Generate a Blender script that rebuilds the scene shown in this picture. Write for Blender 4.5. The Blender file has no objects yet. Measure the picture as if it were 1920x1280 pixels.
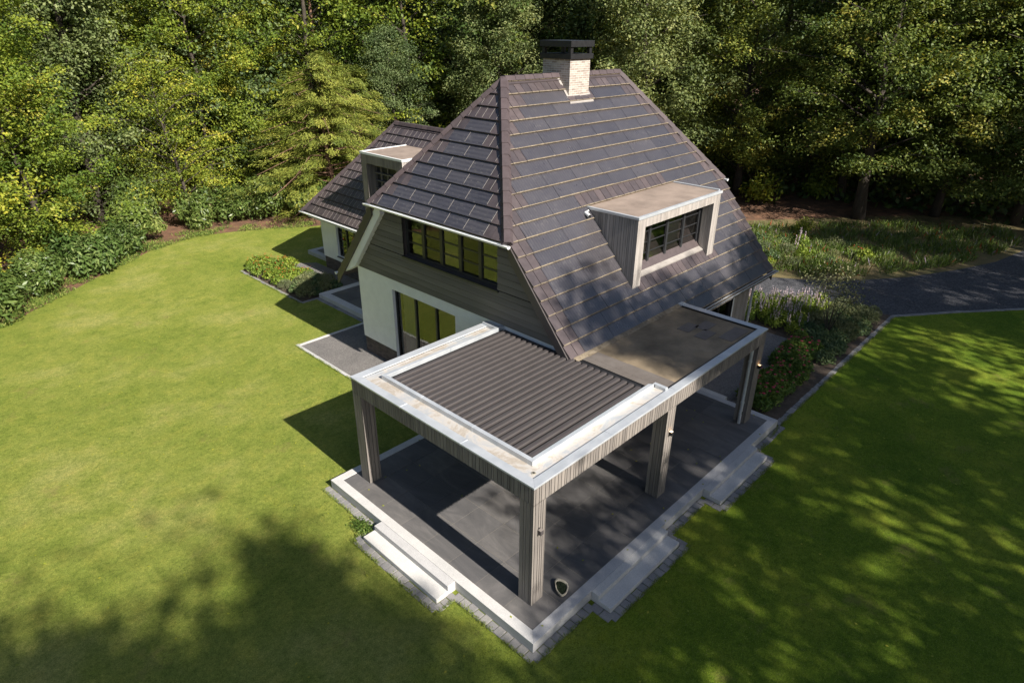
import bpy, math, random
import numpy as np
from mathutils import Vector, Matrix
R = math.radians
SC = bpy.context.scene
COL = SC.collection
rng = np.random.default_rng(7)
random.seed(7)

# ------------------------------------------------------------------ camera, sky, sun, exposure
def make_camera():
    cam = bpy.data.cameras.new('camera'); o = bpy.data.objects.new('camera', cam); COL.objects.link(o)
    y, p, r = R(43.741), R(-25.97), R(0.481)
    fw = Vector((math.cos(p)*math.cos(y), math.cos(p)*math.sin(y), math.sin(p)))
    rt = Vector((math.sin(y), -math.cos(y), 0)); up = rt.cross(fw)
    r2 = rt*math.cos(r)+up*math.sin(r); u2 = -rt*math.sin(r)+up*math.cos(r)
    M = Matrix((r2, u2, -fw)).transposed().to_4x4(); M.translation = (-7.101, -6.202, 10.809)
    o.matrix_world = M
    cam.sensor_width = 36; cam.lens = 1207.855/1920*36; cam.clip_end = 2000; cam.clip_start = .05
    SC.camera = o
make_camera()
SUN_DIR = Vector((-0.028, -1.35, 1.0)).normalized()          # towards the sun
elev = math.asin(SUN_DIR.z); azim = math.atan2(SUN_DIR.x, SUN_DIR.y)
w = bpy.data.worlds.new('World'); SC.world = w; w.use_nodes = True
nt = w.node_tree
sky = nt.nodes.new('ShaderNodeTexSky'); sky.sky_type = 'NISHITA'; sky.sun_disc = False
sky.sun_elevation = elev; sky.sun_rotation = azim
sky.air_density = 1.0; sky.dust_density = 1.0
nt.links.new(sky.outputs[0], nt.nodes['Background'].inputs[0])
nt.nodes['Background'].inputs[1].default_value = 0.060
sl = bpy.data.lights.new('sun', 'SUN'); sl.energy = 4.8; sl.angle = R(0.5); sl.color = (1.0, .94, .85)
so = bpy.data.objects.new('sun', sl); COL.objects.link(so); so.location = (0, -40, 40)
so.rotation_euler = (-SUN_DIR).to_track_quat('-Z', 'Y').to_euler()
SC.view_settings.view_transform = 'Standard'; SC.view_settings.look = 'None'
SC.view_settings.exposure = 0.97; SC.view_settings.gamma = 1
SC.render.engine = 'CYCLES'
SC.cycles.max_bounces = 6; SC.cycles.transparent_max_bounces = 8

# ------------------------------------------------------------------ node helpers
class NT:
    def __init__(s, name):
        s.m = bpy.data.materials.new(name); s.m.use_nodes = True
        s.t = s.m.node_tree; s.n = s.t.nodes; s.l = s.t.links
        s.b = s.n['Principled BSDF']; s.out = s.n['Material Output']
        s._oc = None
    def oc(s):
        if not s._oc: s._oc = s.n.new('ShaderNodeTexCoord').outputs['Object']
        return s._oc
    def mapv(s, scale=(1,1,1), rot=(0,0,0), vec=None):
        m = s.n.new('ShaderNodeMapping'); m.inputs['Scale'].default_value = scale; m.inputs['Rotation'].default_value = rot
        s.l.new(vec or s.oc(), m.inputs[0]); return m.outputs[0]
    def noise(s, scale, detail=4, rough=.6, vec=None, dist=0):
        x = s.n.new('ShaderNodeTexNoise'); x.inputs['Scale'].default_value = scale; x.inputs['Detail'].default_value = detail
        x.inputs['Roughness'].default_value = rough; x.inputs['Distortion'].default_value = dist
        s.l.new(vec or s.oc(), x.inputs['Vector']); return x.outputs['Fac']
    def ramp(s, fac, stops):
        r = s.n.new('ShaderNodeValToRGB'); e = r.color_ramp.elements
        while len(e) < len(stops): e.new(.5)
        for i, (p, c) in enumerate(stops):
            e[i].position = p; e[i].color = (c[0], c[1], c[2], 1) if hasattr(c, '__len__') else (c, c, c, 1)
        s.l.new(fac, r.inputs[0]); return r.outputs[0]
    def mix(s, fac, a, b, mode='MIX'):
        m = s.n.new('ShaderNodeMix'); m.data_type = 'RGBA'; m.blend_type = mode
        for v, i in ((fac, 0), (a, 6), (b, 7)):
            if hasattr(v, 'is_output'): s.l.new(v, m.inputs[i])
            else: m.inputs[i].default_value = (v if i == 0 else (v[0], v[1], v[2], 1))
        return m.outputs[2]
    def math(s, op, a, b=0.):
        m = s.n.new('ShaderNodeMath'); m.operation = op
        for v, i in ((a, 0), (b, 1)):
            if hasattr(v, 'is_output'): s.l.new(v, m.inputs[i])
            else: m.inputs[i].default_value = v
        return m.outputs[0]
    def attr(s, name):
        a = s.n.new('ShaderNodeAttribute'); a.attribute_name = name; return a.outputs['Fac']
    def bump(s, h, strength=.3, dist=.02):
        b = s.n.new('ShaderNodeBump'); b.inputs['Strength'].default_value = strength; b.inputs['Distance'].default_value = dist
        s.l.new(h, b.inputs['Height']); s.l.new(b.outputs[0], s.b.inputs['Normal'])
    def color(s, c):
        if hasattr(c, 'is_output'): s.l.new(c, s.b.inputs['Base Color'])
        else: s.b.inputs['Base Color'].default_value = (c[0], c[1], c[2], 1)
    def set(s, rough=None, metal=None, spec=None):
        if rough is not None:
            if hasattr(rough, 'is_output'): s.l.new(rough, s.b.inputs['Roughness'])
            else: s.b.inputs['Roughness'].default_value = rough
        if metal is not None: s.b.inputs['Metallic'].default_value = metal
        if spec is not None: s.b.inputs['Specular IOR Level'].default_value = spec
M = {}
def mat(name, c1, c2=None, scale=6, rough=.7, metal=0, spec=.5, bump=0, bscale=None, vec=None, attr=None, detail=5, bd=.02):
    k = NT(name)
    if c2 is None: k.color(c1)
    else:
        f = k.noise(scale, detail, .65, k.mapv(vec) if vec else None)
        col = k.ramp(f, [(.3, c1), (.7, c2)])
        if attr:
            col = k.mix(1.0, col, k.ramp(k.attr('v'), [(0, attr[0]), (1, attr[1])]), 'MULTIPLY')
        k.color(col)
    k.set(rough, metal, spec)
    if bump: k.bump(k.noise(bscale or scale*3, 4, .6), bump, bd)
    M[name] = k.m; return k

def m_lawn():
    k = NT('lawn')
    big = k.noise(.30, 5, .62); mid = k.noise(1.9, 6, .72); fine = k.noise(9, 5, .85); vf = k.noise(42, 4, .9)
    open_tone = k.ramp(big, [(.32, (.172, .220, .036)), (.52, (.230, .264, .054)), (.68, (.30, .308, .092))])
    shade_tone = k.ramp(big, [(.32, (.085, .150, .012)), (.52, (.140, .205, .018)), (.70, (.23, .27, .030))])
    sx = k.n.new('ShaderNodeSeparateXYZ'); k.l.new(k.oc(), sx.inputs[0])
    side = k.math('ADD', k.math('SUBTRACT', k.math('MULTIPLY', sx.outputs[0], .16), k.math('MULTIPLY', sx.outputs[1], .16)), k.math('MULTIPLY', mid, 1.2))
    c = k.mix(k.ramp(side, [(0., 0.), (1., 1.)]), open_tone, shade_tone)  # darker green to the right: tree penumbra painted into the grass colour
    c = k.mix(.8, c, k.ramp(mid, [(.30, (.62, .72, .6)), (.5, (1.0, 1.0, 1.0)), (.70, (1.30, 1.14, 1.15))]), 'MULTIPLY')
    c = k.mix(.8, c, k.ramp(fine, [(.33, (.55, .62, .5)), (.5, (1, 1, 1)), (.67, (1.42, 1.34, 1.4))]), 'MULTIPLY')
    c = k.mix(.8, c, k.ramp(vf, [(.36, (.40, .46, .35)), (.64, (1.6, 1.52, 1.5))]), 'MULTIPLY')
    d = k.ramp(k.noise(.75, 7, .75), [(.58, 0.), (.70, 1.)])
    c = k.mix(k.math('MULTIPLY', d, .42), c, (.27, .19, .085))
    k.color(c); k.set(.85, 0, .12)
    k.bump(k.math('ADD', k.math('ADD', fine, vf), k.math('MULTIPLY', mid, 1.5)), .8, .04); M['lawn'] = k.m
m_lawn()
def m_blade():
    k = NT('grass_blade')
    k.color(k.ramp(k.attr('v'), [(0, (.10, .15, .025)), (.6, (.20, .24, .05)), (1, (.32, .32, .10))])); k.set(.7, 0, .2); M['grass_blade'] = k.m
m_blade()
def m_granite(name, a, b, big=None):
    k = NT(name)
    f = k.noise(110, 3, .8); g = k.noise(2.3, 5, .6)
    c = k.ramp(f, [(.3, a), (.65, b)])
    c = k.mix(.5, c, k.ramp(g, [(.3, (.75, .75, .74)), (.7, (1.1, 1.08, 1.05))]), 'MULTIPLY')
    if big: c = k.mix(k.ramp(k.noise(3.1, 6, .75), [(.62, 0.), (.72, .6)]), c, big)
    c = k.mix(1., c, k.ramp(k.attr('v'), [(0, (.82, .82, .84)), (1, (1.12, 1.1, 1.06))]), 'MULTIPLY')
    k.color(c); k.set(.75, 0, .3); k.bump(f, .25, .01); M[name] = k.m
m_granite('granite', (.38, .38, .385), (.68, .67, .66), (.34, .34, .33))
m_granite('cobble', (.15, .15, .155), (.33, .32, .31), (.14, .15, .11))
def m_gravel(name, a, b, sc=26):
    k = NT(name)
    v = k.n.new('ShaderNodeTexVoronoi'); v.inputs['Scale'].default_value = sc; k.l.new(k.oc(), v.inputs['Vector'])
    bw = k.n.new('ShaderNodeRGBToBW'); k.l.new(v.outputs['Color'], bw.inputs[0])
    c = k.ramp(bw.outputs[0], [(.15, a), (.85, b)])
    c = k.mix(.6, c, k.ramp(k.noise(.8, 6, .7), [(.3, (.62, .62, .62)), (.7, (1.25, 1.22, 1.18))]), 'MULTIPLY')
    c = k.mix(.7, c, k.ramp(k.noise(60, 3, .8), [(.3, (.5, .5, .5)), (.7, (1.4, 1.4, 1.4))]), 'MULTIPLY')
    k.color(c); k.set(.9, 0, .2); k.bump(v.outputs['Distance'], .7, .03); M[name] = k.m
m_gravel('gravel', (.15, .142, .138), (.28, .265, .255), 55)
m_gravel('drive_gravel', (.045, .047, .055), (.12, .12, .13), 20)
def m_slab():
    k = NT('slate_slab')
    f = k.noise(1.6, 7, .7, k.mapv((1, .35, 1), (0, 0, .5)), 1.2)
    c = k.ramp(f, [(.28, (.082, .080, .081)), (.5, (.120, .115, .113)), (.72, (.178, .167, .160))])
    c = k.mix(1., c, k.ramp(k.attr('v'), [(0, (.86, .865, .89)), (1, (1.13, 1.11, 1.09))]), 'MULTIPLY')
    c = k.mix(.4, c, k.ramp(k.noise(60, 3, .8), [(.3, (.75,)*3), (.7, (1.2,)*3)]), 'MULTIPLY')
    k.color(c); k.set(k.ramp(f, [(.3, .5), (.7, .68)]), 0, .35); k.bump(f, .2, .02); M['slate_slab'] = k.m
m_slab()
mat('grout', (.15, .14, .12), (.24, .22, .19), 20, .9)
def m_board(name, a, b, sc=(1.4, 1.4, .3)):
    k = NT(name)
    g = k.noise(3, 2, .5, k.mapv(sc))
    c = k.ramp(g, [(.3, a), (.7, b)])
    c = k.mix(1., c, k.ramp(k.attr('v'), [(0, (.82, .82, .82)), (1, (1.13, 1.12, 1.10))]), 'MULTIPLY')
    k.color(c); k.set(.75, 0, .25); k.bump(k.noise(12, 2, .6, k.mapv(sc)), .08, .01); M[name] = k.m
m_board('grey_timber', (.185, .165, .15), (.26, .232, .21))
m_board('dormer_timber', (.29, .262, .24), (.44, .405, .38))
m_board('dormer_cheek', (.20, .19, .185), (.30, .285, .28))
m_board('siding', (.132, .124, .106), (.170, .158, .138), (1, .25, 2.5))
mat('timber_gap', (.018, .017, .016))
mat('plaster', (.71, .72, .73), (.79, .80, .81), 3, .85, bump=.08, bscale=60)
mat('zinc', (.46, .49, .52), (.62, .64, .66), 2.2, .42, .35, vec=(1, 1, 1), bump=.15, bscale=4)
def m_zincdirt():
    k = NT('zinc_dirty')
    f = k.noise(1.3, 7, .75, k.mapv((1, 1, 1)), .6)
    c = k.ramp(f, [(.38, (.42, .44, .46)), (.50, (.58, .54, .49)), (.58, (.44, .38, .31)), (.68, (.62, .57, .51))])
    k.color(c); k.set(.6, .25, .4); M['zinc_dirty'] = k.m
m_zincdirt()
mat('white_metal', (.66, .67, .66), (.76, .77, .76), 4, .45)
mat('louvre_metal', (.066, .058, .057), (.078, .069, .068), 3, .45, .1, .4, bump=.05, bscale=30)
mat('dark_frame', (.022, .023, .026), (.032, .033, .036), 6, .4)
mat('black_metal', (.016, .016, .017), (.028, .028, .03), 8, .45, .3)
mat('tile_brown', (.062, .050, .051), (.090, .074, .075), 5, .36, 0, .5, attr=((.76, .77, .80), (1.24, 1.19, 1.16)), bump=.1, bscale=30)
def m_solar():
    k = NT('solar_glass')
    wv = k.n.new('ShaderNodeTexWave'); wv.wave_type = 'BANDS'; wv.bands_direction = 'X'; wv.inputs['Scale'].default_value = 3.2
    wv.inputs['Distortion'].default_value = .6; wv.inputs['Detail'].default_value = 2; k.l.new(k.oc(), wv.inputs[0])
    base = k.ramp(k.noise(1.4, 4, .6), [(.3, (.034, .031, .036)), (.7, (.049, .045, .051))])
    c = k.mix(k.math('MULTIPLY', wv.outputs['Fac'], .55), base, (.076, .071, .078))
    sp = k.noise(7, 3, .6, k.mapv((7, 1, 1)))
    c = k.mix(k.ramp(sp, [(.60, 0.), (.70, .5)]), c, (.22, .205, .185))
    c = k.mix(1., c, k.ramp(k.attr('v'), [(0, (.85, .86, .9)), (1, (1.15, 1.14, 1.12))]), 'MULTIPLY')
    k.color(c); k.set(k.ramp(k.noise(3, 4, .6), [(.3, .26), (.7, .4)]), 0, .95); M['solar_glass'] = k.m
m_solar()
mat('lichen_edge', (.10, .078, .052), (.27, .22, .155), 9, .9, detail=8)
mat('cap_brown', (.066, .051, .053), (.090, .071, .074), 5, .62, 0, .22, attr=((.85, .86, .88), (1.14, 1.11, 1.10)), bump=.1, bscale=30)
mat('rib_glint', (.34, .30, .27), (.46, .42, .38), 9, .35, 0, .6)
mat('bitumen', (.10, .078, .050), (.28, .215, .14), .9, .85, bump=.2, bscale=30)
mat('bitumen_sheet', (.11, .092, .08), (.15, .13, .115), 3, .85, bump=.2, bscale=30)
mat('dormer_bitumen', (.20, .155, .125), (.34, .265, .215), 1.3, .85, bump=.2, bscale=40)
mat('lead', (.30, .27, .25), (.40, .37, .34), 4, .6, .2)
mat('soil', (.045, .032, .022), (.11, .08, .055), 4, .95, bump=.5, bscale=20, bd=.05)
mat('forest_soil', (.060, .034, .020), (.24, .12, .065), 1.3, .95, bump=.6, bscale=10, bd=.08, detail=9)
mat('meadow_soil', (.08, .085, .025), (.22, .15, .07), 1.0, .95, bump=.5, bscale=12, bd=.06, detail=9)
mat('room', (.05, .045, .04)); mat('room_light', (.55, .54, .50)); mat('curtain', (.52, .52, .48), (.66, .66, .62), 9, .9, vec=(1, 14, .3))
mat('stone_pale', (.22, .20, .15), (.44, .40, .33), 14, .85, bump=.5, bscale=30)
mat('moss_water', (.008, .011, .008), (.028, .038, .022), 18, .25)
def m_brick(name, a, b, mo, sc):
    k = NT(name)
    cx = k.n.new('ShaderNodeSeparateXYZ'); k.l.new(k.oc(), cx.inputs[0])
    cb = k.n.new('ShaderNodeCombineXYZ')
    k.l.new(k.math('ADD', cx.outputs[0], cx.outputs[1]), cb.inputs[0]); k.l.new(cx.outputs[2], cb.inputs[1])
    t = k.n.new('ShaderNodeTexBrick'); k.l.new(cb.outputs[0], t.inputs['Vector'])
    t.inputs['Color1'].default_value = (*a, 1); t.inputs['Color2'].default_value = (*b, 1); t.inputs['Mortar'].default_value = (*mo, 1)
    t.inputs['Scale'].default_value = 1; t.inputs['Brick Width'].default_value = .21; t.inputs['Row Height'].default_value = .065
    t.inputs['Mortar Size'].default_value = .007; t.inputs['Bias'].default_value = 0
    c = k.mix(.6, t.outputs['Color'], k.ramp(k.noise(9, 4, .7), [(.3, (.7,)*3), (.7, (1.3, 1.25, 1.2))]), 'MULTIPLY')
    k.color(c); k.set(.85, 0, .2); k.bump(t.outputs['Fac'], -.4, .01); M[name] = k.m
m_brick('brick_plinth', (.070, .056, .052), (.125, .10, .09), (.10, .095, .09), 1)
m_brick('brick_chimney', (.25, .205, .175), (.43, .38, .33), (.50, .48, .45), 1)
def m_glass():
    k = NT('glass')
    gb = k.n.new('ShaderNodeBump'); gb.inputs['Strength'].default_value = .12; gb.inputs['Distance'].default_value = .02; k.l.new(k.noise(2.2, 2, .5), gb.inputs['Height'])
    gl = k.n.new('ShaderNodeBsdfGlossy'); k.l.new(gb.outputs[0], gl.inputs['Normal']); gl.inputs['Roughness'].default_value = .01; gl.inputs['Color'].default_value = (.95, .96, .9, 1)
    tr = k.n.new('ShaderNodeBsdfTransparent'); tr.inputs['Color'].default_value = (.55, .56, .55, 1)
    fr = k.n.new('ShaderNodeFresnel'); fr.inputs['IOR'].default_value = 1.6
    mx = k.n.new('ShaderNodeMixShader'); k.l.new(k.math('ADD', k.math('MULTIPLY', fr.outputs[0], 1.), .07), mx.inputs[0])
    k.l.new(tr.outputs[0], mx.inputs[1]); k.l.new(gl.outputs[0], mx.inputs[2]); k.l.new(mx.outputs[0], k.out.inputs[0]); M['glass'] = k.m
m_glass()
M['glass_screen'] = M['glass'].copy(); M['glass_screen'].name = 'glass_screen'
for n_ in M['glass_screen'].node_tree.nodes:
    if n_.type == 'BSDF_GLOSSY': n_.inputs['Color'].default_value = (.5, .5, .45, 1); n_.inputs['Roughness'].default_value = .06
def m_emit():
    k = NT('warm_lamp'); k.b.inputs['Emission Color'].default_value = (1, .62, .25, 1); k.b.inputs['Emission Strength'].default_value = .6; M['warm_lamp'] = k.m
m_emit()
def m_leaf(name, stops, transl=.28, rough=.55, hue=.06):
    k = NT(name)
    c = k.ramp(k.attr('v'), stops)
    oi = k.n.new('ShaderNodeObjectInfo')
    c = k.mix(.7, c, k.ramp(oi.outputs['Random'], [(0, (.66, .78, .80)), (1, (1.28, 1.16, 1.0))]), 'MULTIPLY')
    k.color(c); k.set(rough, 0, .28)
    tl = k.n.new('ShaderNodeBsdfTranslucent'); k.l.new(k.mix(1., c, (1.25, 1.2, .5), 'MULTIPLY'), tl.inputs[0])
    mx = k.n.new('ShaderNodeMixShader'); mx.inputs[0].default_value = transl
    k.l.new(k.b.outputs[0], mx.inputs[1]); k.l.new(tl.outputs[0], mx.inputs[2]); k.l.new(mx.outputs[0], k.out.inputs[0]); M[name] = k.m
m_leaf('beech_leaf', [(0, (.095, .145, .022)), (.5, (.21, .26, .032)), (.85, (.36, .37, .045)), (1, (.46, .40, .06))])
m_leaf('oak_leaf', [(0, (.07, .105, .038)), (.5, (.135, .175, .062)), (1, (.24, .27, .11))], .2)
m_leaf('dark_beech_leaf', [(0, (.06, .095, .02)), (.6, (.145, .185, .036)), (.93, (.26, .275, .06)), (1, (.38, .34, .07))], .22)
m_leaf('needle_leaf', [(0, (.10, .14, .028)), (.6, (.20, .235, .045)), (1, (.31, .32, .07))], .15)
m_leaf('laurel_leaf', [(0, (.05, .085, .02)), (.5, (.10, .15, .035)), (1, (.26, .30, .10))], .18, .38)
m_leaf('bed_leaf', [(0, (.055, .10, .02)), (.6, (.13, .20, .035)), (1, (.26, .31, .07))], .25)
m_leaf('sedum_leaf', [(0, (.05, .09, .035)), (.6, (.10, .15, .06)), (1, (.18, .22, .10))], .2)
m_leaf('feather_leaf', [(0, (.09, .11, .05)), (.6, (.17, .19, .09)), (1, (.28, .27, .16))], .2)
m_leaf('pink_petal', [(0, (.32, .02, .05)), (1, (.58, .08, .15))], .2)
m_leaf('red_petal', [(0, (.35, .04, .02)), (1, (.55, .10, .04))], .2)
m_leaf('lilac_petal', [(0, (.36, .27, .36)), (1, (.60, .52, .58))], .2)
m_leaf('lime_leaf', [(0, (.08, .13, .02)), (.6, (.20, .27, .035)), (1, (.34, .38, .08))], .25)
mat('bark', (.028, .022, .017), (.075, .058, .045), 3, .9, vec=(3, 3, .6), bump=.6, bscale=8, bd=.04)
mat('pine_bark', (.10, .055, .035), (.22, .12, .08), 3, .9, vec=(3, 3, .6), bump=.6, bscale=8, bd=.04)

# ------------------------------------------------------------------ mesh helpers
def link(name, mesh, parent=None):
    o = bpy.data.objects.new(name, mesh); COL.objects.link(o)
    if parent: o.parent = parent
    return o
def tag(o, label=None, cat=None, group=None, kind=None):
    if label: o['label'] = label
    if cat: o['category'] = cat
    if group: o['group'] = group
    if kind: o['kind'] = kind
    return o
def empty(name, loc, rz=0):
    o = bpy.data.objects.new(name, None); COL.objects.link(o); o.location = loc; o.rotation_euler = (0, 0, rz)
    o.empty_display_size = .2; return o
class MB:
    """collects polygons of ONE mesh; per-face material index and random value v"""
    def __init__(s): s.v = []; s.f = []; s.mi = []; s.r = []
    def poly(s, pts, m=0, r=None):
        b = len(s.v); s.v += [tuple(p) for p in pts]; s.f.append(tuple(range(b, b+len(pts)))); s.mi.append(m); s.r.append(random.random() if r is None else r)
    def box(s, a, b, m=0, r=None):
        r = random.random() if r is None else r
        (x0, y0, z0), (x1, y1, z1) = [tuple(map(min, zip(a, b))), tuple(map(max, zip(a, b)))]
        s.hexa([(x0,y0,z0),(x1,y0,z0),(x1,y1,z0),(x0,y1,z0)], [(x0,y0,z1),(x1,y0,z1),(x1,y1,z1),(x0,y1,z1)], m, r)
    def hexa(s, bot, top, m=0, r=None):
        """prism between two matching rings, bottom ring counter-clockwise seen from top"""
        r = random.random() if r is None else r
        n = len(bot); b = len(s.v); s.v += [tuple(p) for p in bot]+[tuple(p) for p in top]
        fs = [tuple(range(b+n-1, b-1, -1)), tuple(range(b+n, b+2*n))]+[(b+i, b+(i+1) % n, b+n+(i+1) % n, b+n+i) for i in range(n)]
        s.f += fs; s.mi += [m]*len(fs); s.r += [r]*len(fs)
    def tube(s, pts, rad, n=8, m=0, cap=True):
        pts = [Vector(p) for p in pts]; rad = rad if hasattr(rad, '__len__') else [rad]*len(pts)
        r = random.random(); b = len(s.v); N = len(pts)
        for i, p in enumerate(pts):
            d = (pts[min(i+1, N-1)]-pts[max(i-1, 0)]).normalized()
            a = d.orthogonal().normalized() if abs(d.z) < .9 else Vector((1, 0, 0))
            a = (a-d*a.dot(d)).normalized(); c = d.cross(a)
            for k in range(n):
                t = 2*math.pi*k/n; s.v.append(tuple(p+(a*math.cos(t)+c*math.sin(t))*rad[i]))
        for i in range(N-1):
            for k in range(n):
                s.f.append((b+i*n+k, b+i*n+(k+1) % n, b+(i+1)*n+(k+1) % n, b+(i+1)*n+k)); s.mi.append(m); s.r.append(r)
        if cap:
            s.f += [tuple(b+k for k in range(n-1, -1, -1)), tuple(b+(N-1)*n+k for k in range(n))]; s.mi += [m]*2; s.r += [r]*2
    def build(s, name, mats, parent=None, smooth=False, bevel=0):
        me = bpy.data.meshes.new(name); me.from_pydata(s.v, [], s.f); me.update()
        for m in (mats if isinstance(mats, (list, tuple)) else [mats]): me.materials.append(M[m])
        me.polygons.foreach_set('material_index', s.mi)
        a = me.attributes.new('v', 'FLOAT', 'FACE'); a.data.foreach_set('value', s.r)
        if smooth: me.polygons.foreach_set('use_smooth', [True]*len(s.f))
        o = link(name, me, parent)
        if bevel:
            bm_ = o.modifiers.new('bevel', 'BEVEL'); bm_.width = bevel; bm_.segments = 2; bm_.limit_method = 'ANGLE'
        return o
def quads_mesh(name, verts, vals, mats, mi=None):
    """verts (N,4,3) -> mesh of N quads with face value v"""
    N = len(verts); me = bpy.data.meshes.new(name)
    me.vertices.add(N*4); me.vertices.foreach_set('co', np.ascontiguousarray(verts, dtype=np.float32).ravel())
    me.loops.add(N*4); me.loops.foreach_set('vertex_index', np.arange(N*4, dtype=np.int32))
    me.polygons.add(N); me.polygons.foreach_set('loop_start', np.arange(0, N*4, 4, dtype=np.int32))
    try: me.polygons.foreach_set('loop_total', np.full(N, 4, dtype=np.int32))
    except Exception: pass
    me.update(calc_edges=True)
    for m in mats: me.materials.append(M[m])
    if mi is not None: me.polygons.foreach_set('material_index', np.ascontiguousarray(mi, dtype=np.int32))
    a = me.attributes.new('v', 'FLOAT', 'FACE'); a.data.foreach_set('value', np.ascontiguousarray(np.clip(vals, 0, 1), dtype=np.float32))
    return me
def unit(a): return a/np.maximum(np.linalg.norm(a, axis=-1, keepdims=True), 1e-9)
def leaf_quads(c, n, L, W, r=None, dirn=None, fold=.0):
    """diamond leaves at centres c with normals n; L, W half length/width arrays"""
    r = r or rng
    N = len(c); t = dirn if dirn is not None else r.normal(size=(N, 3))
    n = unit(n); t = unit(t-n*(t*n).sum(1, keepdims=True)); b = np.cross(n, t)
    L = np.broadcast_to(L, N)[:, None]; W = np.broadcast_to(W, N)[:, None]
    return np.stack([c-t*L, c-b*W+t*L*.15, c+t*L, c+b*W+t*L*.15], 1)
def flat(name, pts, z, m, label_kind='structure'):
    b = MB(); b.poly([(x, y, z) for x, y in pts], 0); o = b.build(name, m); o['kind'] = label_kind; return o

# ------------------------------------------------------------------ ground (structure)
def clipped(poly, a, b, c):
    out = []
    for i in range(len(poly)):
        p, q = poly[i], poly[(i+1) % len(poly)]
        dp = a*p[0]+b*p[1]-c; dq = a*q[0]+b*q[1]-c
        if dp >= 0: out.append(p)
        if (dp >= 0) != (dq >= 0):
            t = dp/(dp-dq); out.append((p[0]+(q[0]-p[0])*t, p[1]+(q[1]-p[1])*t))
    return out
flat('ground', [(-600, -600), (700, -600), (700, 700), (-600, 700)], -.012, 'forest_soil')
lawn_pts = [(-30, -14), (45, -14), (40, -11.5), (34, -8.6), (26.86, -4.39), (22.05, -.56), (19, 4), (17, 8), (20, 17), (19, 24), (15.5, 27.3),
            (11.8, 28.6), (10, 29.9), (8.2, 30.7), (6, 31.4), (3.3, 30.4), (.6, 28.4), (-2.2, 26.1), (-4.4, 24.4), (-7, 22.6), (-12, 20.5), (-22, 19), (-30, 12)]
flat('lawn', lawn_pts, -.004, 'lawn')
drive_pts = [(22.05, -.56), (26.86, -4.39), (34, -8.6), (42, -12.5), (56, -18), (60, -10), (46, -6.3), (37, -2.9), (33.6, -2.2), (30.87, -1.14), (27.64, .44), (24.42, 2.81), (22.99, 5.07), (21.6, 9), (22, 18), (17.5, 18), (17, 9), (18.6, 5.2), (20.0, 3.9), (21.3, 2.0)]
flat('driveway', drive_pts, .004, 'drive_gravel')
meadow_pts = [(21.6, 9), (22.99, 5.07), (24.42, 2.81), (27.64, .44), (30.87, -1.14), (33.6, -2.2), (37, -2.9), (44, -5.2), (45, -1), (41, 3.5), (36, 7.5), (31.5, 11), (27, 14), (22.2, 17)]
flat('meadow_ground', meadow_pts, .0, 'meadow_soil')
flat('gravel_path', [(10.54, 1.0), (16.65, 1.45), (16.7, 2.7), (17.2, 8), (16, 12), (10.54, 12)], .006, 'gravel').name = 'gravel_path'
flat('flower_bed_soil', [(10.36, -.52), (22.0, -.52), (21.3, 2.0), (20.0, 3.9), (18.6, 5.2), (17.2, 6.5), (16.7, 2.7), (16.65, 1.5), (10.54, 1.0), (10.36, .9)], .012, 'soil')
flat('gravel_strip', [(3.05, 14.5), (3.05, 6.5), (4.7, 6.5), (4.7, 12.6), (8.4, 12.6), (8.4, 14.5)], .008, 'gravel')
flat('garden_path', [(7.45, 18.3), (8.5, 18.3), (8.5, 22.5), (7.45, 23.4)], .01, 'gravel')
flat('flower_bed_soil', [(5.3, 24.0), (6.5, 25.1), (7.42, 23.3), (7.42, 18.36), (5.3, 18.3)], .012, 'soil')
def cobbles(path, width=.2, length=.21, z=.018, name='cobble_edging'):
    b = MB()
    for (x0, y0), (x1, y1) in zip(path[:-1], path[1:]):
        d = Vector((x1-x0, y1-y0)); L = d.length
        if L < .02: continue
        d /= L; nrm = Vector((-d.y, d.x)); n = max(1, round(L/length)); s = L/n
        for i in range(n):
            g = .008; a = i*s+g; e = (i+1)*s-g; j = random.uniform(-.012, .012); zz = z+random.uniform(-.006, .006)
            c = [(a, -width/2+j), (e, -width/2+j+random.uniform(-.006, .006)), (e, width/2+j), (a, width/2+j+random.uniform(-.006, .006))]
            p = [(x0+d.x*u+nrm.x*v, y0+d.y*u+nrm.y*v) for u, v in c]
            b.hexa([(q[0], q[1], -.05) for q in p], [(q[0], q[1], zz) for q in p])
    o = b.build(name, 'cobble', bevel=.008); o['kind'] = 'structure'; return o
DX0, DX1, DY0, DY1, DZ = -.635, 10.318, -.641, 6.442, .252
S = [(-.635, 1.589, 4.226)]; T = [(1.172, 3.848), (5.84, 8.521)]
e = .11
cobbles([(DX0-e, DY1+.1), (DX0-e, 4.226+e), (-1.163-e, 4.226+e), (-1.163-e, 1.589-e), (DX0-e, 1.589-e), (DX0-e, DY0-e), (1.172-e, DY0-e), (1.172-e, -1.149-e),
         (3.848+e, -1.149-e), (3.848+e, DY0-e), (5.84-e, DY0-e), (5.84-e, -1.149-e), (8.521+e, -1.149-e), (8.521+e, DY0-e), (10.45, DY0-e)])
cobbles([(10.45, -.6), (22.0, -.56), (24.6, -2.5), (26.86, -4.35), (34, -8.5), (42, -12.4)], .18, .22)
cobbles([(10.6, .95), (16.6, 1.45)], .12, .3)
cobbles([(5.24, 24.05), (5.24, 18.25), (7.4, 18.25)], .14, .4)
cobbles([(6.0, 18.15), (6.0, 14.6)], .16, .3)

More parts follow.
